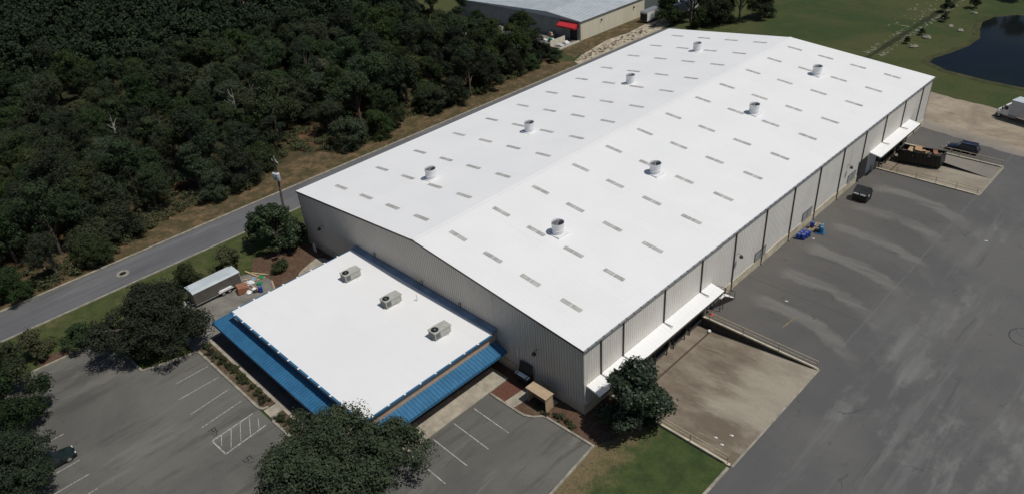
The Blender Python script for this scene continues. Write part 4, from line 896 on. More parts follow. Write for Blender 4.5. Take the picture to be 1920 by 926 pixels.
# local x along world +y
MB().box(-3.5, 3.35, -1.22, 1.22, .45, 2.35).build('body', M_TRAIL, t, bevel=.03)
MB().add([(-3.55, -1.26, 2.35), (3.4, -1.26, 2.35), (3.4, 1.26, 2.35), (-3.55, 1.26, 2.35), (-3.5, -.9, 2.47), (3.35, -.9, 2.47), (3.35, .9, 2.47), (-3.5, .9, 2.47)], [(0, 1, 5, 4), (1, 2, 6, 5), (2, 3, 7, 6), (3, 0, 4, 7), (4, 5, 6, 7), (0, 3, 2, 1)]).build('roof', M_GREYR, t)
MB().box(-3.56, 3.41, -1.28, -1.22, 2.28, 2.40).box(-3.56, 3.41, 1.22, 1.28, 2.28, 2.40).box(3.36, 3.42, -1.22, 1.22, 2.28, 2.40).build('roof_trim', M_WHITE, t)
MB().box(-3.5, 3.4, -1.26, -1.20, .40, .50).build('skirt', M_STEEL, t)
f = MB().prism_y([(-.2, .72), (.0, .95), (1.7, .95), (1.9, .72), (1.9, .66), (-.2, .66)], -1.52, -1.2).build('fender', M_WHITE, t)
for x in (.4, 1.3):
    for s in (-1, 1): wheel(t, x, s * 1.32, .33, .2, s)
MB().tube([(-3.5, -.8, .5), (-4.7, 0, .5), (-3.5, .8, .5)], .06, 6).build('tongue', M_STEEL, t)
MB().tube([(-4.5, 0, .2), (-4.5, 0, 1.1)], .06, 8).build('jack', M_WHITE, t)
MB().box(3.36, 3.41, -1.1, 1.1, .55, 2.25).build('rear_door', M_WHITE, t)
# junk behind the trailer
carton(-51.2, -13.5, 0, (.75, .5, .95), 1.35, 0, 'big reddish brown carton at the back corner of the trailer', M_BOXR)
o = copy_tree(dp, loc=(-49.3, -11.7, 0), label='blue plastic drum on the pad near the office roof edge'); del o['group']
def heap(x, y, s, mt, name, lab, cat, seed):
    r = random.Random(seed); m = MB(); m.lathe((0, 0, 0), [(.001, 0), (s, .02), (s * 1.1, s * .4), (s * .7, s * .9), (s * .2, s * 1.05), (.001, s)], 9)
    m.v = [(v[0] * r.uniform(.75, 1.2), v[1] * r.uniform(.75, 1.2), v[2] * r.uniform(.85, 1.15)) for v in m.v]
    o = m.build(name, mt, loc=(x, y, 0), smooth=True); return tag(o, lab, cat)
heap(-50.3, -13.0, .40, M_WHITE, 'plastic_bag', 'white bag next to the reddish carton by the office', 'bag', 1)
heap(-50.6, -12.1, .32, M_WHITE, 'plastic_bag', 'small white bag between the drum and the carton', 'bag', 2)
heap(-52.3, -11.6, .45, M_WHITE, 'plastic_bag', 'white bag right behind the trailer doors', 'bag', 3)
heap(-52.5, -9.9, .38, M_GREEN, 'green_sack', 'green sack lying at the mulch edge behind the trailer', 'sack', 4)
heap(-51.2, -10.9, .36, M_GREEN, 'green_sack', 'green sack in the middle of the junk behind the trailer', 'sack', 5)
heap(-52.9, -10.9, .4, M_FLASH, 'grey_blue_sack', 'grey blue sack beside the boards behind the trailer', 'sack', 6)
heap(-49.9, -12.3, .3, M_DARK, 'black_sack', 'black sack beside the blue drum near the office', 'sack', 7)
for i in range(4):
    o = MB().box(-.55, .55, -.09, .09, 0, .10).build('striped_board', M_WHITE, loc=(-52.35, -12.65 + i * .3, .05 + i * .09)); o.rotation_euler.z = .3
    tag(o, 'short white board on the striped stack behind the trailer', 'board', 'white boards stacked behind the trailer')
for i, (x, y, l_, a) in enumerate(((-53.6, -9.6, 1.4, .5), (-52.4, -10.6, 1.2, 1.3), (-54.4, -10.4, 1.5, .2), (-53.4, -11.2, 1.0, 1.0), (-51.4, -11.9, 1.3, .1))):
    o = MB().box(-l_, l_, -.12, .12, 0, .08).build('timber', M_WOOD, loc=(x, y, .02 + .02 * i)); o.rotation_euler.z = a
    tag(o, 'loose pale timber lying in the junk behind the trailer', 'timber', 'loose timbers behind the trailer')
# white standpipe by the corner tree
t = thing('backflow_pipe', 'white upright pipe assembly at the mulch bed near the gable corner', 'pipe', (-52.3, -.9, 0))
MB().tube([(-.25, 0, 0), (-.25, 0, 1.0), (.25, 0, 1.0), (.25, 0, 0)], .10, 8).build('pipe_loop', M_WHITE, t); MB().tube([(0, 0, 1.0), (0, 0, 1.35)], .06, 8).lathe((0, 0, 1.3), [(.16, 0), (.16, .04), (.001, .04)], 10).build('valve', M_WHITE, t)

# ------------------------------------------------------------------ utility poles and wires
def upole(x, y, lab, lean=(0, 0)):
    t = thing('utility_pole', lab, 'utility pole', (x, y, -.05)); h = 10.6
    MB().tube([(0, 0, 0), (lean[0], lean[1], h)], [.22, .14], 10).build('pole', M_BARK, t)
    MB().box(lean[0] - 1.1, lean[0] + 1.1, lean[1] - .09, lean[1] + .09, h - .95, h - .75).build('crossarm', M_BARK, t)
    MB().tube([(lean[0] - .8, lean[1], h - .85), (lean[0], lean[1], h - .1), (lean[0] + .8, lean[1], h - .85)], .04, 5).build('arm_brace', M_STEEL, t)
    for s in (-.95, 0, .95): MB().lathe((lean[0] + s, lean[1], h - .75 if s else h), [(.05, 0), (.09, .08), (.04, .16), (.09, .22), (.001, .28)], 8).build('insulator', M_STEEL, t)
    for s, zz in ((-.52, 6.7), (.52, 6.9)):
        q = MB().lathe((lean[0] * .6 + s, lean[1] * .6 - .1, zz), [(.001, 0), (.32, .02), (.35, .1), (.35, 1.15), (.38, 1.18), (.27, 1.32), (.001, 1.34)], 14).build('transformer', M_GREYBOX, t, smooth=True)
        MB().lathe((lean[0] * .6 + s, lean[1] * .6 - .1, zz + 1.3), [(.05, 0), (.03, .25), (.001, .27)], 6).build('bushing', M_STEEL, q)
    return t
upole(-65.4, 1.6, 'wooden utility pole with two grey transformer cans beside the road', (-.1, .8))
p2 = upole(-65.8, -62, 'wooden utility pole further down the road towards the camera side')
for i, dx in enumerate((-.95, 0, .95)):
    pts = []
    for k in range(17):
        f_ = k / 16; pts.append((-65.5 + dx - .3 * f_, 2.4 - 64.4 * f_, (9.95 if dx else 10.75) - 4 * .9 * f_ * (1 - f_)))
    tag(MB().tube(pts, .018, 4).build('power_line', M_BLACK), ['thin power wire nearest the wood running along the road', 'thin topmost power wire running along the road', 'thin power wire on the building side running along the road'][i], 'power line')
tag(MB().tube([(-65.4, 2.2, 8.2), (-65.4, 7.2, 0)], .02, 4).build('guy_wire', M_BLACK), 'dark guy wire slanting from the utility pole to the ground', 'guy wire')

# ------------------------------------------------------------------ far building and lot
fb = thing('far_building', 'cream metal building with grey roof and red awning across the road', 'building')
FX0, FX1, FY0, FY1, FH, FR = -131.0, -85.6, 100.0, 127.5, 5.0, 7.4
xm = -97.0
MB().box(FX0, FX1, FY0, FY1, -.1, FH - .12).build('wall', M_CREAM, fb)
m = MB()
def fz(x): return FH + (x - FX1) / (xm - FX1) * 1.05 if x > xm else FH + 1.05 + (x - xm) / (FX0 - xm) * -1.2
m.add([(FX1 + .25, FY0 - .25, fz(FX1)), (xm, FY0 - .25, fz(xm)), (FX0, FY0 - .25, fz(FX0)), (FX1 + .25, FY1 + .25, fz(FX1)), (xm, FY1 + .25, fz(xm)), (FX0, FY1 + .25, fz(FX0)), (FX1 + .25, FY0 - .25, FH - .14), (FX1 + .25, FY1 + .25, FH - .14), (FX0, FY0 - .25, FH - .14), (FX0, FY1 + .25, FH - .14)],
      [(0, 3, 4, 1), (1, 4, 5, 2), (0, 1, 2, 8, 6), (3, 7, 9, 5, 4), (0, 6, 7, 3), (2, 5, 9, 8)])
frf = m.build('roof', M_GREYR, fb)
m = MB()
for y in np.arange(FY0, FY1, .9): m.box(-FX0, -FX0, 0, 0, 0, 0) if False else m.add([(FX1 + .2, y, fz(FX1) + .01), (xm, y, fz(xm) + .01), (xm, y + .08, fz(xm) + .06), (FX1 + .2, y + .08, fz(FX1) + .06), (FX0, y, fz(FX0) + .01), (FX0, y + .08, fz(FX0) + .06)], [(0, 1, 2, 3), (1, 4, 5, 2)])
m.build('roof_seam', M_STEEL, frf, kind='stuff')
MB().box(FX1 + .001, FX1 + .06, FY0 - .02, FY0 + .10, 0, FH - .15).box(FX1 + .02, FX1 + .28, FY0 - .25, FY1 + .25, FH - .26, FH - .15).build('corner_trim', M_TRIM, fb)
MB().box(FX0, FX1 - .3, FY0 - .06, FY0 - .003, .0, FH - .15).build('front_cladding', M_CLAD, fb)
MB().add([(-92.3, FY0 - .08, 4.4), (-86.2, FY0 - .08, 4.4), (-86.2, FY0 - 1.7, 3.5), (-92.3, FY0 - 1.7, 3.5), (-86.2, FY0 - 1.7, 3.1), (-92.3, FY0 - 1.7, 3.1), (-86.2, FY0 - .08, 3.1), (-92.3, FY0 - .08, 3.1)], [(0, 1, 2, 3), (3, 2, 4, 5), (1, 6, 4, 2), (0, 3, 5, 7)]).build('awning', M_RED, fb)
MB().box(-89.0, -86.6, FY0 - .10, FY0 - .05, 0, 3.0).build('rolling_door', M_DARK, fb)
for y in (108.5, 122.5): MB().box(FX1 + .01, FX1 + .35, y - .15, y + .15, 3.2, 3.6).build('wall_lamp', M_TRIM, fb)
MB().box(-101.5, -98.6, 112.0, 113.4, 5.6, 7.6).build('roof_vent', M_ACG, fb)
fb2 = thing('far_shed', 'low grey roofed shed behind the cream metal building', 'shed')
MB().box(-90, -79.2, 132.5, 150, -.1, 3.3).build('wall', M_WHITE, fb2); MB().box(-90.3, -78.9, 132.2, 150.3, 3.3, 3.5).build('roof', M_STEEL, fb2)
t = thing('parked_box_trailer', 'small white box trailer with a dark open rear beside the cream building', 'trailer', (-81.3, 121.3, 0), 0)
MB().box(-1.2, 1.2, .05, 6.2, .5, 2.9).build('body', M_WHITE, t); MB().box(-1.1, 1.1, .0, .06, .55, 2.45).build('rear_opening', M_DARK, t); MB().box(-1.22, 1.22, -.02, 6.25, 2.9, 2.96).build('roof', M_STEEL, t)
for s in (-1, 1): MB().tube([(s * 1.05 - .1, 3.5, .4), (s * 1.05 + .1, 3.5, .4)], .4, 14).build('wheel', M_RUBBER, t)
t = thing('semi_trailer', 'long white trailer half hidden by the dark trees at the field edge', 'trailer', (-78.2, 129.5, 0), R(-12))
MB().box(-1.25, 1.25, 0, 11, .9, 3.4).build('body', M_WHITE, t); MB().box(-1.27, 1.27, -.02, 11.02, 3.4, 3.46).build('roof', M_WHITE, t)
for s in (-1, 1):
    for y in (1.6, 2.8): MB().tube([(s * 1.05 - .12, y, .48), (s * 1.05 + .12, y, .48)], .48, 14).build('wheel', M_RUBBER, t)
spoly('brown_grass', [(-85.5, 90.5), (-78.4, 89.5), (-79.3, 98), (-80.3, 104), (-79.5, 112), (-80.3, 121), (-85.5, 126)], -0.04, M_DRY)
spoly('storage_lot', [(-128, 84), (-85, 84), (-85.0, 99.9), (-128, 99.9)], -0.03, M_PAD)
t = thing('block_fence', 'low cream wooden fence corner at the storage lot across the road', 'fence')
MB().box(-88.9, -88.75, 92.0, 97.6, -.1, 1.5).build('panel', M_CREAM, t); MB().box(-88.75, -85.6, 92.0, 92.15, -.1, .25).build('panel', M_CREAM, t)
MB().box(-85.7, -85.55, 92.1, 99.6, -.1, .30).build('panel', M_CREAM, t)
r2 = random.Random(9)
fl = ['white sheet lying nearest the red awning', 'white sheet on the shelves left of the red awning', 'pinkish slab stacked left of the red awning', 'green bin left of the red awning', 'white crate behind the cream fence corner', 'white bundle in the storage lot behind the trees', 'grey heap beside the trees in the storage lot', 'white drum among the trees in the storage lot', 'grey slab near the fence corner in the storage lot']
fp_ = [(-92.2, 96.5, .9, .3, .5, M_WHITE), (-94.5, 95.6, 1.3, .35, .4, M_WHITE), (-94.8, 99.0, 1.1, .4, 1.1, M_TAN), (-91.9, 95.4, .5, .5, .9, M_GREEN), (-87.3, 96.6, 1.0, .6, .5, M_WHITE), (-97.5, 92.0, .7, .4, .5, M_WHITE), (-93.8, 90.0, 1.3, .9, .7, M_GREYBOX), (-99.5, 93.8, .5, .5, .8, M_WHITE), (-87.4, 94.2, 1.0, .7, .4, M_GREYBOX)]
for (x, y, a, b, h, mt), lab in zip(fp_, fl):
    m = MB().box(-a, a, -b, b, 0, h * .6).box(-a * .7, a * .5, -b * .8, b * .7, h * .6, h); o = m.build('stored_goods', mt, loc=(x, y, 0)); o.rotation_euler.z = r2.uniform(-.5, .5); tag(o, lab, 'goods')
spoly('dirt_clearing', [(-232, 66), (-205, 62), (-198, 74), (-215, 84), (-232, 80)], -0.04, pm('orange_clay', (0.38, 0.22, 0.12), .15, .5, .95))
# pale lane beyond the far building
struct(MB().sweep([(-180, 116), (-132, 116.5)], 4, -.06, -.03).build('far_lane', M_SAND))

# ------------------------------------------------------------------ pond
shore = [(-11.5, 128.5), (-11.8, 132), (-10.2, 137), (-8.6, 144), (-8.4, 151), (-10.6, 158), (-11.8, 164), (-10.8, 170), (-7, 174.5), (0, 176.5), (12, 177), (28, 172), (40, 160), (44, 142), (36, 130), (22, 123.5), (9, 122.6), (2, 123.2), (-6.5, 125)]
spoly('pond', shore, -0.035, M_WATER)
struct(MB().sweep(shore, 1.6, -.065, -.03, closed=True).build('pond_bank', m_grass('bank_grass', (0.035, 0.045, 0.018), (0.06, 0.062, 0.025), (0.11, 0.09, 0.045), .4)))
spoly('ditch', [(-22.3 + rnd.uniform(.1, .8), y) for y in range(124, 186, 2)] + [(-22.7 - rnd.uniform(.1, .8), y) for y in range(185, 123, -2)], -0.045, m_grass('damp_ditch_growth', (0.022, 0.030, 0.014), (0.035, 0.040, 0.02), (0.10, 0.09, 0.055), .2, .8))
r2 = random.Random(31)
def rock(r, s):
    m = MB(); import math as _m
    pr = [(.001, -.1), (s * .9, -.05), (s, s * .25), (s * .6, s * .55), (.001, s * .62)]; m.lathe((0, 0, 0), pr, 8)
    m.v = [(v[0] * r.uniform(.7, 1.3), v[1] * r.uniform(.7, 1.3), v[2] * r.uniform(.8, 1.2)) for v in m.v]; return m
M_ROCK = pm('pale_rock', (0.24, 0.225, 0.175), .25, 2, .9, kind='obj')
for i, (x, y, s, lab) in enumerate(((-17.4, 137.2, 1.0, 'pale rubble mound on the grass nearer the warehouse left of the pond'), (-17.3, 145.3, 1.05, 'pale rubble mound on the grass further from the warehouse left of the pond'),
        (-15.0, 170.8, .8, 'pale stone mound beside the dark shrub beyond the pond'), (-16.0, 157.0, .7, 'pale stone by the shrub left of the pond bend'), (-20.0, 161.5, 1.0, 'flat pale slab beside the ditch'), (-13.0, 154.5, .8, 'pale stones on the bank at the pond bend'))):
    tag(rock(r2, s).build('rock_mound', M_ROCK, loc=(x, y, -.1)), lab, 'rock')
m = MB()
for i in range(230):
    y = r2.uniform(127, 184); sd_ = r2.choice((-1, 1)); x = -22.5 + sd_ * r2.uniform(.9, 2.2) + (-(r2.random() ** 2) * 5 if sd_ < 0 and y > 150 else 0)
    if 134 < y < 146 and r2.random() < .6: continue
    b = rock(r2, r2.uniform(.08, .28)); m.add([(v[0] * 1.4 + x, v[1] + y, v[2] * .6 - .05) for v in b.v], b.f)
tag(m.build('rubble', M_ROCK), 'scattered pale rubble lining both sides of the ditch', 'rubble', kind='stuff')
tag(MB().box(-1.3, 1.3, -1.0, 1.0, 0, .5).box(-1.0, 1.2, -.8, .9, .5, .8).build('dock_platform', M_HUT, loc=(-2.2, 178.0, 0)), 'pale wooden platform at the far edge of the pond', 'platform')

# ------------------------------------------------------------------ vegetation
def leaves_mesh(name, rng, clumps, per, size, mat, up=0.35, flat=0.85):
    """clumps: array n x 4 (x,y,z,r) -> small rhombic leaf faces through each clump's shell"""
    n = len(clumps); k = per; c = np.repeat(clumps, k, axis=0); N_ = n * k
    d = rng.normal(size=(N_, 3)); d /= np.linalg.norm(d, axis=1)[:, None]; d[:, 2] += up; d /= np.linalg.norm(d, axis=1)[:, None]
    rad = c[:, 3] * (0.30 + 0.75 * rng.random(N_) ** 0.6 + 0.35 * rng.random(N_) ** 6)
    p = c[:, :3] + d * rad[:, None] * np.array([1, 1, flat])
    nrm = d * 1.0 + rng.normal(size=(N_, 3)) * 0.32 + np.array([0, 0, .15]); nrm /= np.linalg.norm(nrm, axis=1)[:, None]
    t = np.cross(nrm, rng.normal(size=(N_, 3))); t /= np.linalg.norm(t, axis=1)[:, None]; b = np.cross(nrm, t)
    s = size * (0.6 + 0.8 * rng.random(N_))[:, None]
    v = np.stack([p - t * s, p - b * s * .55 + nrm * s * .12, p + t * s, p + b * s * .55 + nrm * s * .12], 1).reshape(-1, 3)
    me = bpy.data.meshes.new(name); me.vertices.add(len(v)); me.vertices.foreach_set('co', v.ravel().astype(np.float32))
    me.loops.add(N_ * 4); me.loops.foreach_set('vertex_index', np.arange(N_ * 4, dtype=np.int32))
    me.polygons.add(N_); me.polygons.foreach_set('loop_start', np.arange(0, N_ * 4, 4, dtype=np.int32)); me.polygons.foreach_set('loop_total', np.full(N_, 4, dtype=np.int32))
    me.update(calc_edges=True); me.materials.append(mat); return me
def crown(rng, Rr, z0, z1, n, cr, shape='round', nlobe=9):
    """clump centres grouped in lobes that fill an uneven crown between z0 and z1"""
    lob = []; hh = z1 - z0
    k = 0
    while len(lob) < nlobe:
        k += 1; u = rng.random() ** .8; a = k * 2.4 + rng.uniform(-.5, .5)
        if shape == 'round': prof = math.sqrt(max(0.03, 1 - (2 * u - .85) ** 2 / 1.4))
        elif shape == 'dome': prof = math.sqrt(max(0.03, 1 - u ** 2.4)) * (0.8 + .2 * min(1, u * 4))
        else: prof = (1 - u) ** .8 * .95 + .08
        rl = Rr * rng.uniform(.24, .42) * (1 if nlobe < 15 else .72)
        r = max(0.0, (Rr * prof * rng.uniform(.82, 1.1) - rl * .8)) * (rng.random() ** .3)
        lob.append((r * math.cos(a), r * math.sin(a), z0 + hh * u * .92, rl))
    out = [];
    for i in range(n):
        lx, ly, lz, lr = lob[i % nlobe]; d = rng.normal(size=3); d[2] = d[2] * .8 + .35; d /= np.linalg.norm(d)
        q = lr * (0.45 + .6 * rng.random() ** .5)
        out.append((lx + d[0] * q, ly + d[1] * q, max(z0 * .7, lz + d[2] * q * .8), cr * rng.uniform(.6, 1.25)))
    return np.array(out)
def trunk_mesh(rng, clumps, z0, rad, nl, lean=(0, 0), mat=None):
    m = MB(); zt = float(np.percentile(clumps[:, 2], 70)); m.tube([(0, 0, -.2), (lean[0] * .4, lean[1] * .4, z0), (lean[0], lean[1], zt)], [rad * 1.25, rad, rad * .3], 8)
    idx = rng.choice(len(clumps), min(nl, len(clumps)), replace=False)
    for i in idx:
        c = clumps[i]; h = rng.uniform(z0 * .75, max(z0, min(zt, c[2] * .75))); f_ = h / zt; s = Vector((lean[0] * f_, lean[1] * f_, h)); e = Vector(c[:3]); mid = s.lerp(e, .5) + Vector((0, 0, .25))
        m.tube([s, mid, e], [rad * .38, rad * .22, .03], 5, cap=False)
    return m.mesh('trunk', mat or M_BARK, True)
def make_tree(name, seed, Rr, H_, z0, n, cr, per, leaf, mat, shape='round', nl=14, tr=.25, up=.35, nlobe=10):
    rng = np.random.default_rng(seed); cl = crown(rng, Rr, z0, H_ - Rr * .3, n, cr, shape, nlobe)
    return leaves_mesh('crown', rng, cl, per, leaf, mat, up), trunk_mesh(rng, cl, z0, tr, nl)
def place(name, meshes, loc, rz, s, label, cat, group=None):
    t = thing(name, label, cat, loc, rz, group); t.scale = s if isinstance(s, tuple) else (s, s, s)
    link('trunk', meshes[1], t); link('crown', meshes[0], t); return t
wood = [make_tree('w', 100 + i, [4.7, 4.2, 5.6, 4.6, 3.8][i], [10.5, 9.0, 12.0, 9.5, 8.5][i], [2.4, 1.8, 2.8, 1.6, 1.5][i], 170, .78, 78, .135, [LEAF_WOOD, LEAF_WOOD, LEAF_OAK, LEAF_PINE, LEAF_OLIVE][i], ['round', 'dome', 'round', 'dome', 'round'][i], 16, .22) for i in range(5)]
tall = [make_tree('w', 120 + i, 3.8, 13.0 + i, 3.4, 150, .75, 75, .135, LEAF_PINE, 'cone' if i else 'round', 18, .22) for i in range(2)]
bushy = [make_tree('w', 150 + i, 4.8, 7.6 + i, .3, 210, .85, 78, .14, [LEAF_WOOD, LEAF_OAK][i], 'dome', 14, .22, nlobe=14) for i in range(2)]
# wood across the road: jittered hex grid, nearest ones as individuals, the rest as one mass
def edge_x(y):
    P = [(-60, -80), (-37, -78.5), (-24, -78), (-18, -82), (-8, -85), (3, -82.5), (10, -87), (16, -91), (22, -83), (29, -80.5), (36, -83), (42, -85), (47, -83), (56, -81.5), (66, -83), (75, -82.5), (88, -88)]
    for i in range(len(P) - 1):
        if P[i][0] <= y <= P[i + 1][0]:
            f_ = (y - P[i][0]) / (P[i + 1][0] - P[i][0]); return P[i][1] + f_ * (P[i + 1][1] - P[i][1])
    return P[-1][1] if y > 0 else P[0][1]
gaps = [(-147.9, -3.4, 6), (-146.9, 7.2, 5), (-116.3, -1.7, 6.0), (-91.8, 21.5, 4.5), (-216, 69, 9), (-120, 3, 4), (-133, 2.5, 5)]
r3 = random.Random(77); spots = []
step = 5.9; j = 0; y = -64.0
while y < 150:
    x = -80.0 - (step / 2 if j % 2 else 0)
    while x > -352:
        px, py = x + r3.uniform(-2.1, 2.1), y + r3.uniform(-2.1, 2.1)
        ok = px < edge_x(py) - 1.2
        ok &= py > -58 - (px + 38) * 0.247 - 3 and py < 24 + (px + 313) * 0.555 + 12
        ok &= not (px > -140 and py > 85) and not (py > 96 and px > -200)
        ok &= all((px - gx_) ** 2 + (py - gy_) ** 2 > gr ** 2 for gx_, gy_, gr in gaps)
        if ok: spots.append((px, py))
        x -= step
    y += step * .866; j += 1
y = -62.0
while y < 86:
    if not (14 < y < 22 or -14 < y < -7.5 or 38 < y < 43): spots.append((edge_x(y) + r3.uniform(.3, 2.8), y))
    y += r3.uniform(4.2, 6.2)
camp = Vector((37.3, -42.8)); spots.sort(key=lambda p: (Vector(p) - camp).length)
near, farw = spots[:292], spots[292:]
KINDS = ['round crowned', 'low domed', 'large spreading', 'dull grey green', 'small olive green', 'tall narrow', 'very tall pointed', 'bushy low skirted', 'dense low skirted']
def wl(x, y, k):
    d = edge_x(y) - x
    where = 'left photo edge' if y < -28 else 'open road stretch' if y < -6 else 'utility pole' if y < 24 else 'warehouse side' if y < 52 else 'red awning building'
    a = 'in the front row of the wood' if d < 6 else 'a few rows into the wood' if d < 24 else 'deep inside the wood' if d < 60 else 'far back in the wood'
    lb = KINDS[k] + ' tree ' + a + ' by the ' + where
    return lb, KINDS[k] + ' trees ' + a + ' by the ' + where
for i, (x, y) in enumerate(near):
    ki = r3.choice([0, 0, 1, 1, 2, 2, 3, 3, 4]) if r3.random() < .86 else 5 + r3.randrange(2); fr = x > edge_x(y) - 4
    if fr and r3.random() < .6: ki = 7 + r3.randrange(2)
    mm = (wood + tall + bushy)[ki]
    s = r3.uniform(.62, .95) if fr else r3.uniform(.7, 1.22); lb = wl(x, y, ki)
    place('woodland_tree', mm, (x, y, -.1), r3.uniform(0, 6.28), (s, s, s * r3.uniform(.85, 1.12)), lb[0], 'tree', lb[1])
# far mass: one mesh
if farw:
    lite = [make_tree('l', 140 + i, 4.4, 10.5, 1.8, 90, .8, 14, .36, LEAF_FAR, 'round', 2, .2)[0] for i in range(3)]
    base = []
    for me in lite:
        co = np.empty(len(me.vertices) * 3, dtype=np.float32); me.vertices.foreach_get('co', co); base.append(co.reshape(-1, 3))
    V = []
    for i, (x, y) in enumerate(farw):
        b = base[i % 3]; a = r3.uniform(0, 6.28); s = r3.uniform(.6, 1.35); ca, sa = math.cos(a) * s, math.sin(a) * s
        V.append(np.stack([b[:, 0] * ca - b[:, 1] * sa + x, b[:, 0] * sa + b[:, 1] * ca + y, b[:, 2] * s], 1))
    V = np.concatenate(V); nq = len(V) // 4; me = bpy.data.meshes.new('distant_wood'); me.vertices.add(len(V)); me.vertices.foreach_set('co', V.ravel())
    me.loops.add(nq * 4); me.loops.foreach_set('vertex_index', np.arange(nq * 4, dtype=np.int32)); me.polygons.add(nq)
    me.polygons.foreach_set('loop_start', np.arange(0, nq * 4, 4, dtype=np.int32)); me.polygons.foreach_set('loop_total', np.full(nq, 4, dtype=np.int32)); me.update(calc_edges=True)
    me.materials.append(LEAF_FAR); tag(link('distant_wood', me), 'mass of dark treetops at the far top left of the wood', 'wood', kind='stuff')
# undergrowth along the edge of the wood
rng = np.random.default_rng(5); cl = []
for i in range(800):
    y = rng.uniform(-50, 88); x = edge_x(y) - rng.exponential(4.5) + 2.6
    cl.append((x, y, rng.uniform(.1, .9), rng.uniform(.3, 1.1)))
for (gx_, gy_, gr) in gaps:
    for i in range(26): a = rng.uniform(0, 6.28); q = gr * rng.uniform(.55, 1.2); cl.append((gx_ + q * math.cos(a), gy_ + q * math.sin(a), .3, rng.uniform(.4, 1.0)))
tag(link('undergrowth', leaves_mesh('undergrowth', rng, np.array(cl), 70, .16, LEAF_OLIVE)), 'tangled low undergrowth along the front of the wood', 'undergrowth', kind='stuff')
# bleached dead trees
def dead(x, y, lab, h, seed):
    r = random.Random(seed); t = MB(); t.tube([(0, 0, 0), (.2, .1, h * .55), (.1, .4, h)], [.16, .1, .03], 6)
    for i in range(9):
        z = h * r.uniform(.45, .9); a = r.uniform(0, 6.28); l_ = r.uniform(.8, 2.0); t.tube([(.15, .15, z), (l_ * .5 * math.cos(a), l_ * .5 * math.sin(a), z + l_ * .35), (l_ * math.cos(a), l_ * math.sin(a), z + l_ * .8)], [.06, .04, .015], 5)
    o = thing('dead_tree', lab, 'tree', (x, y, 0)); t.build('bare_branches', M_DEAD, o)
dead(-112.5, -7.0, 'bare bleached dead tree standing in the left part of the wood', 9.5, 2)
dead(-104, 14.0, 'bare grey dead tree behind the utility pole in the wood', 10.0, 3)
dead(-118, 38, 'bare pale dead tree in the middle of the wood', 10.5, 4)

# garden and parking trees
bigoak = make_tree('o', 11, 8.4, 9.0, 2.2, 640, .85, 105, .125, LEAF_OAK, 'dome', 60, .42, nlobe=34)
place('oak_tree', bigoak, (-11.0, -24.2, 0), 1.0, (1.12, 1.12, 1.08), 'big dark oak at the bottom centre covering the office corner', 'tree')
oak2 = make_tree('o', 12, 6.9, 8.6, 1.8, 460, .85, 100, .125, LEAF_PINE, 'dome', 40, .36, nlobe=26)
place('oak_tree', oak2, (-48.3, -26.2, 0), 2.0, (1.14, 1.10, 1.12), 'broad dark oak on the island between the road and the office parking', 'tree')
oak3 = make_tree('o', 13, 5.2, 8.4, 1.8, 300, .8, 90, .13, LEAF_OAK, 'dome', 26, .3, nlobe=18)
place('oak_tree', oak3, (-47.3, -43.6, 0), .4, 1.0, 'dark tree at the left edge over the grey car', 'tree')
place('oak_tree', oak3, (-54.2, -43.4, 0), 2.9, .95, 'dark tree at the left edge nearest the road', 'tree')
place('oak_tree', oak2, (-36.9, -46.2, 0), 4.2, (.86, .86, .9), 'dark tree in the bottom left corner over the black green car', 'tree')
mag = make_tree('m', 21, 3.35, 8.3, .3, 380, .64, 95, .145, LEAF_MAG, 'round', 26, .2, nlobe=24)
place('magnolia_tree', mag, (5.6, 2.2, 0), .5, (1.22, 1.22, 1.16), 'glossy green magnolia at the near corner of the warehouse', 'tree')
mag2 = make_tree('m', 22, 4.9, 8.0, .7, 300, .75, 85, .17, LEAF_MAG, 'dome', 26, .25, nlobe=26)
place('magnolia_tree', mag2, (-58.2, -3.8, 0), 1.4, 1.0, 'dense glossy tree between the utility pole and the gable corner', 'tree')
sh = [make_tree('s', 31 + i, 2.5, 4.2 - i * .3, .5, 70, .6, 75, .12, [LEAF_OLIVE, LEAF_WOOD][i % 2], 'dome', 16, .10) for i in range(2)]
for (x, y, k_, s, lab) in ((-57.0, -12.6, 0, 1.12, 'rounded grey green shrub on the verge behind the trailer'), (-58.6, -17.8, 0, 1.0, 'rounded shrub on the verge beside the trailer tongue'), (-60.2, -23.2, 0, .72, 'sparse small shrub on the verge above the broad oak'),
                           (-56.4, -33.2, 1, .98, 'dark round shrub on the mulch by the parking kerb'), (-59.2, -37.8, 0, 1.05, 'rounded grey green shrub near the left edge on the verge')):
    place('round_shrub', sh[k_], (x, y, -.05), x, s, lab, 'shrub')
lo = make_tree('s', 41, 1.35, 1.2, .1, 40, .4, 70, .09, LEAF_WOOD, 'dome', 8, .05)
place('low_shrub', lo, (-52.0, -6.9, 0), 0, (1.15, 1.3, 1.2), 'low dark green shrub in the mulch bed behind the trailer', 'shrub')
place('low_shrub', lo, (-46.2, -8.0, 0), 2, (.6, .6, .5), 'tiny low shrub beside the curved walk at the office', 'shrub')
lo2 = make_tree('s', 42, .75, .7, .05, 22, .24, 60, .06, LEAF_OLIVE, 'dome', 8, .03)
r4 = random.Random(3)
for i in range(19):
    x = -43.3 + i * 1.42 + r4.uniform(-.2, .2)
    if -28.3 < x < -25.3 or x > -17: continue
    s = r4.uniform(.8, 1.25)
    place('bed_shrub', lo2, (x, -22.45 + r4.uniform(-.25, .25), .02), i, (s, s * .8, s), 'small clumped shrub in the long bed between parking and office', 'shrub', 'small shrubs in the long planting bed')
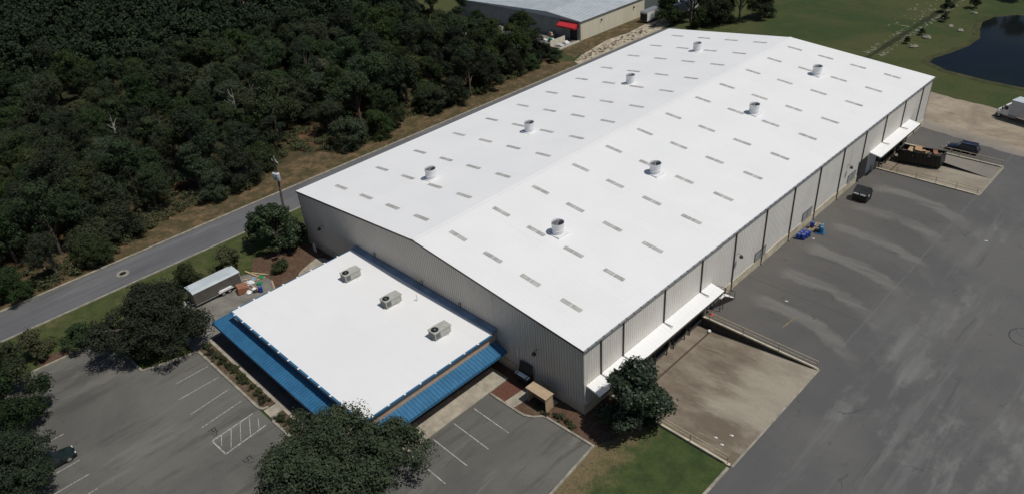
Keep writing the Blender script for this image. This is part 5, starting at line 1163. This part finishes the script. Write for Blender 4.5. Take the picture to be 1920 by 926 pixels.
for i in range(7):
    place('bed_shrub', lo2, (-4.9 + i * .9 + r4.uniform(-.2, .2), -3.0 + .7 * (i > 2) + r4.uniform(-.3, .3) + (.3 if i < 2 else 0), 0), i * 2, r4.uniform(.5, .85), 'small patchy plant in the mulch around the shelter', 'shrub', 'small plants by the shelter')
# field-edge trees
for (x, y, k_, s, lab) in ((-74.8, 124.5, 4, 1.15, 'dark tree in front of the long white trailer at the end of the road'), (-70.8, 128.0, 2, 1.35, 'large dark tree behind the far left corner of the warehouse'), (-64.5, 130.5, 0, 1.25, 'dark tree right of the large one behind the warehouse far corner'),
                           (-61.0, 136.0, 2, 1.25, 'large dark tree at the edge of the green field, rightmost of the clump'), (-68.5, 136.5, 0, 1.3, 'dark tree at the back of the clump behind the warehouse'), (-73.5, 133.5, 2, 1.1, 'dark tree at the back of the clump beside the white trailer'), (-56.6, 141.5, 1, 1.1, 'dark tree at the right back of the clump at the top edge'),
                           (-66.5, 125.5, 4, .7, 'low bushy tree just behind the warehouse far left corner')):
    place('field_tree', (bushy + wood)[k_ % 3], (x, y, 0), x, s * .95, lab, 'tree')
for (x, y, s, lab) in ((-21.0, 168.5, .42, 'dark small tree standing over the ditch at the top'), (-16.6, 175.5, .40, 'dark small tree left of the pond far end'), (-18.5, 160.0, .26, 'dark low shrub on the grass left of the pond bend'), (-19.4, 138.9, .2, 'dark low bush beside the nearer rubble mound'), (-19.0, 146.8, .2, 'dark low bush beside the further rubble mound')):
    place('small_tree', wood[3], (x, y, 0), x, s, lab, 'tree')
for i, (x, y) in enumerate(((-9, 189), (0, 192), (9, 186), (17, 188), (-17, 193), (26, 184))):
    place('pond_tree', tall[i % 2] if i % 2 else wood[0], (x, y, 0), i, .95, 'dark tree standing beyond the far bank of the pond', 'tree', 'trees beyond the far bank of the pond')
place('road_shrub', sh[1], (-80.5, 84.5, 0), 1, .9, 'dark bush beside the cream fence corner across the road', 'shrub')
place('road_shrub', sh[1], (-83.6, 86.0, 0), 2, .7, 'smaller dark bush left of the cream fence corner', 'shrub')
print('objects', len(bpy.data.objects), 'near trees', len(near), 'far', len(farw))
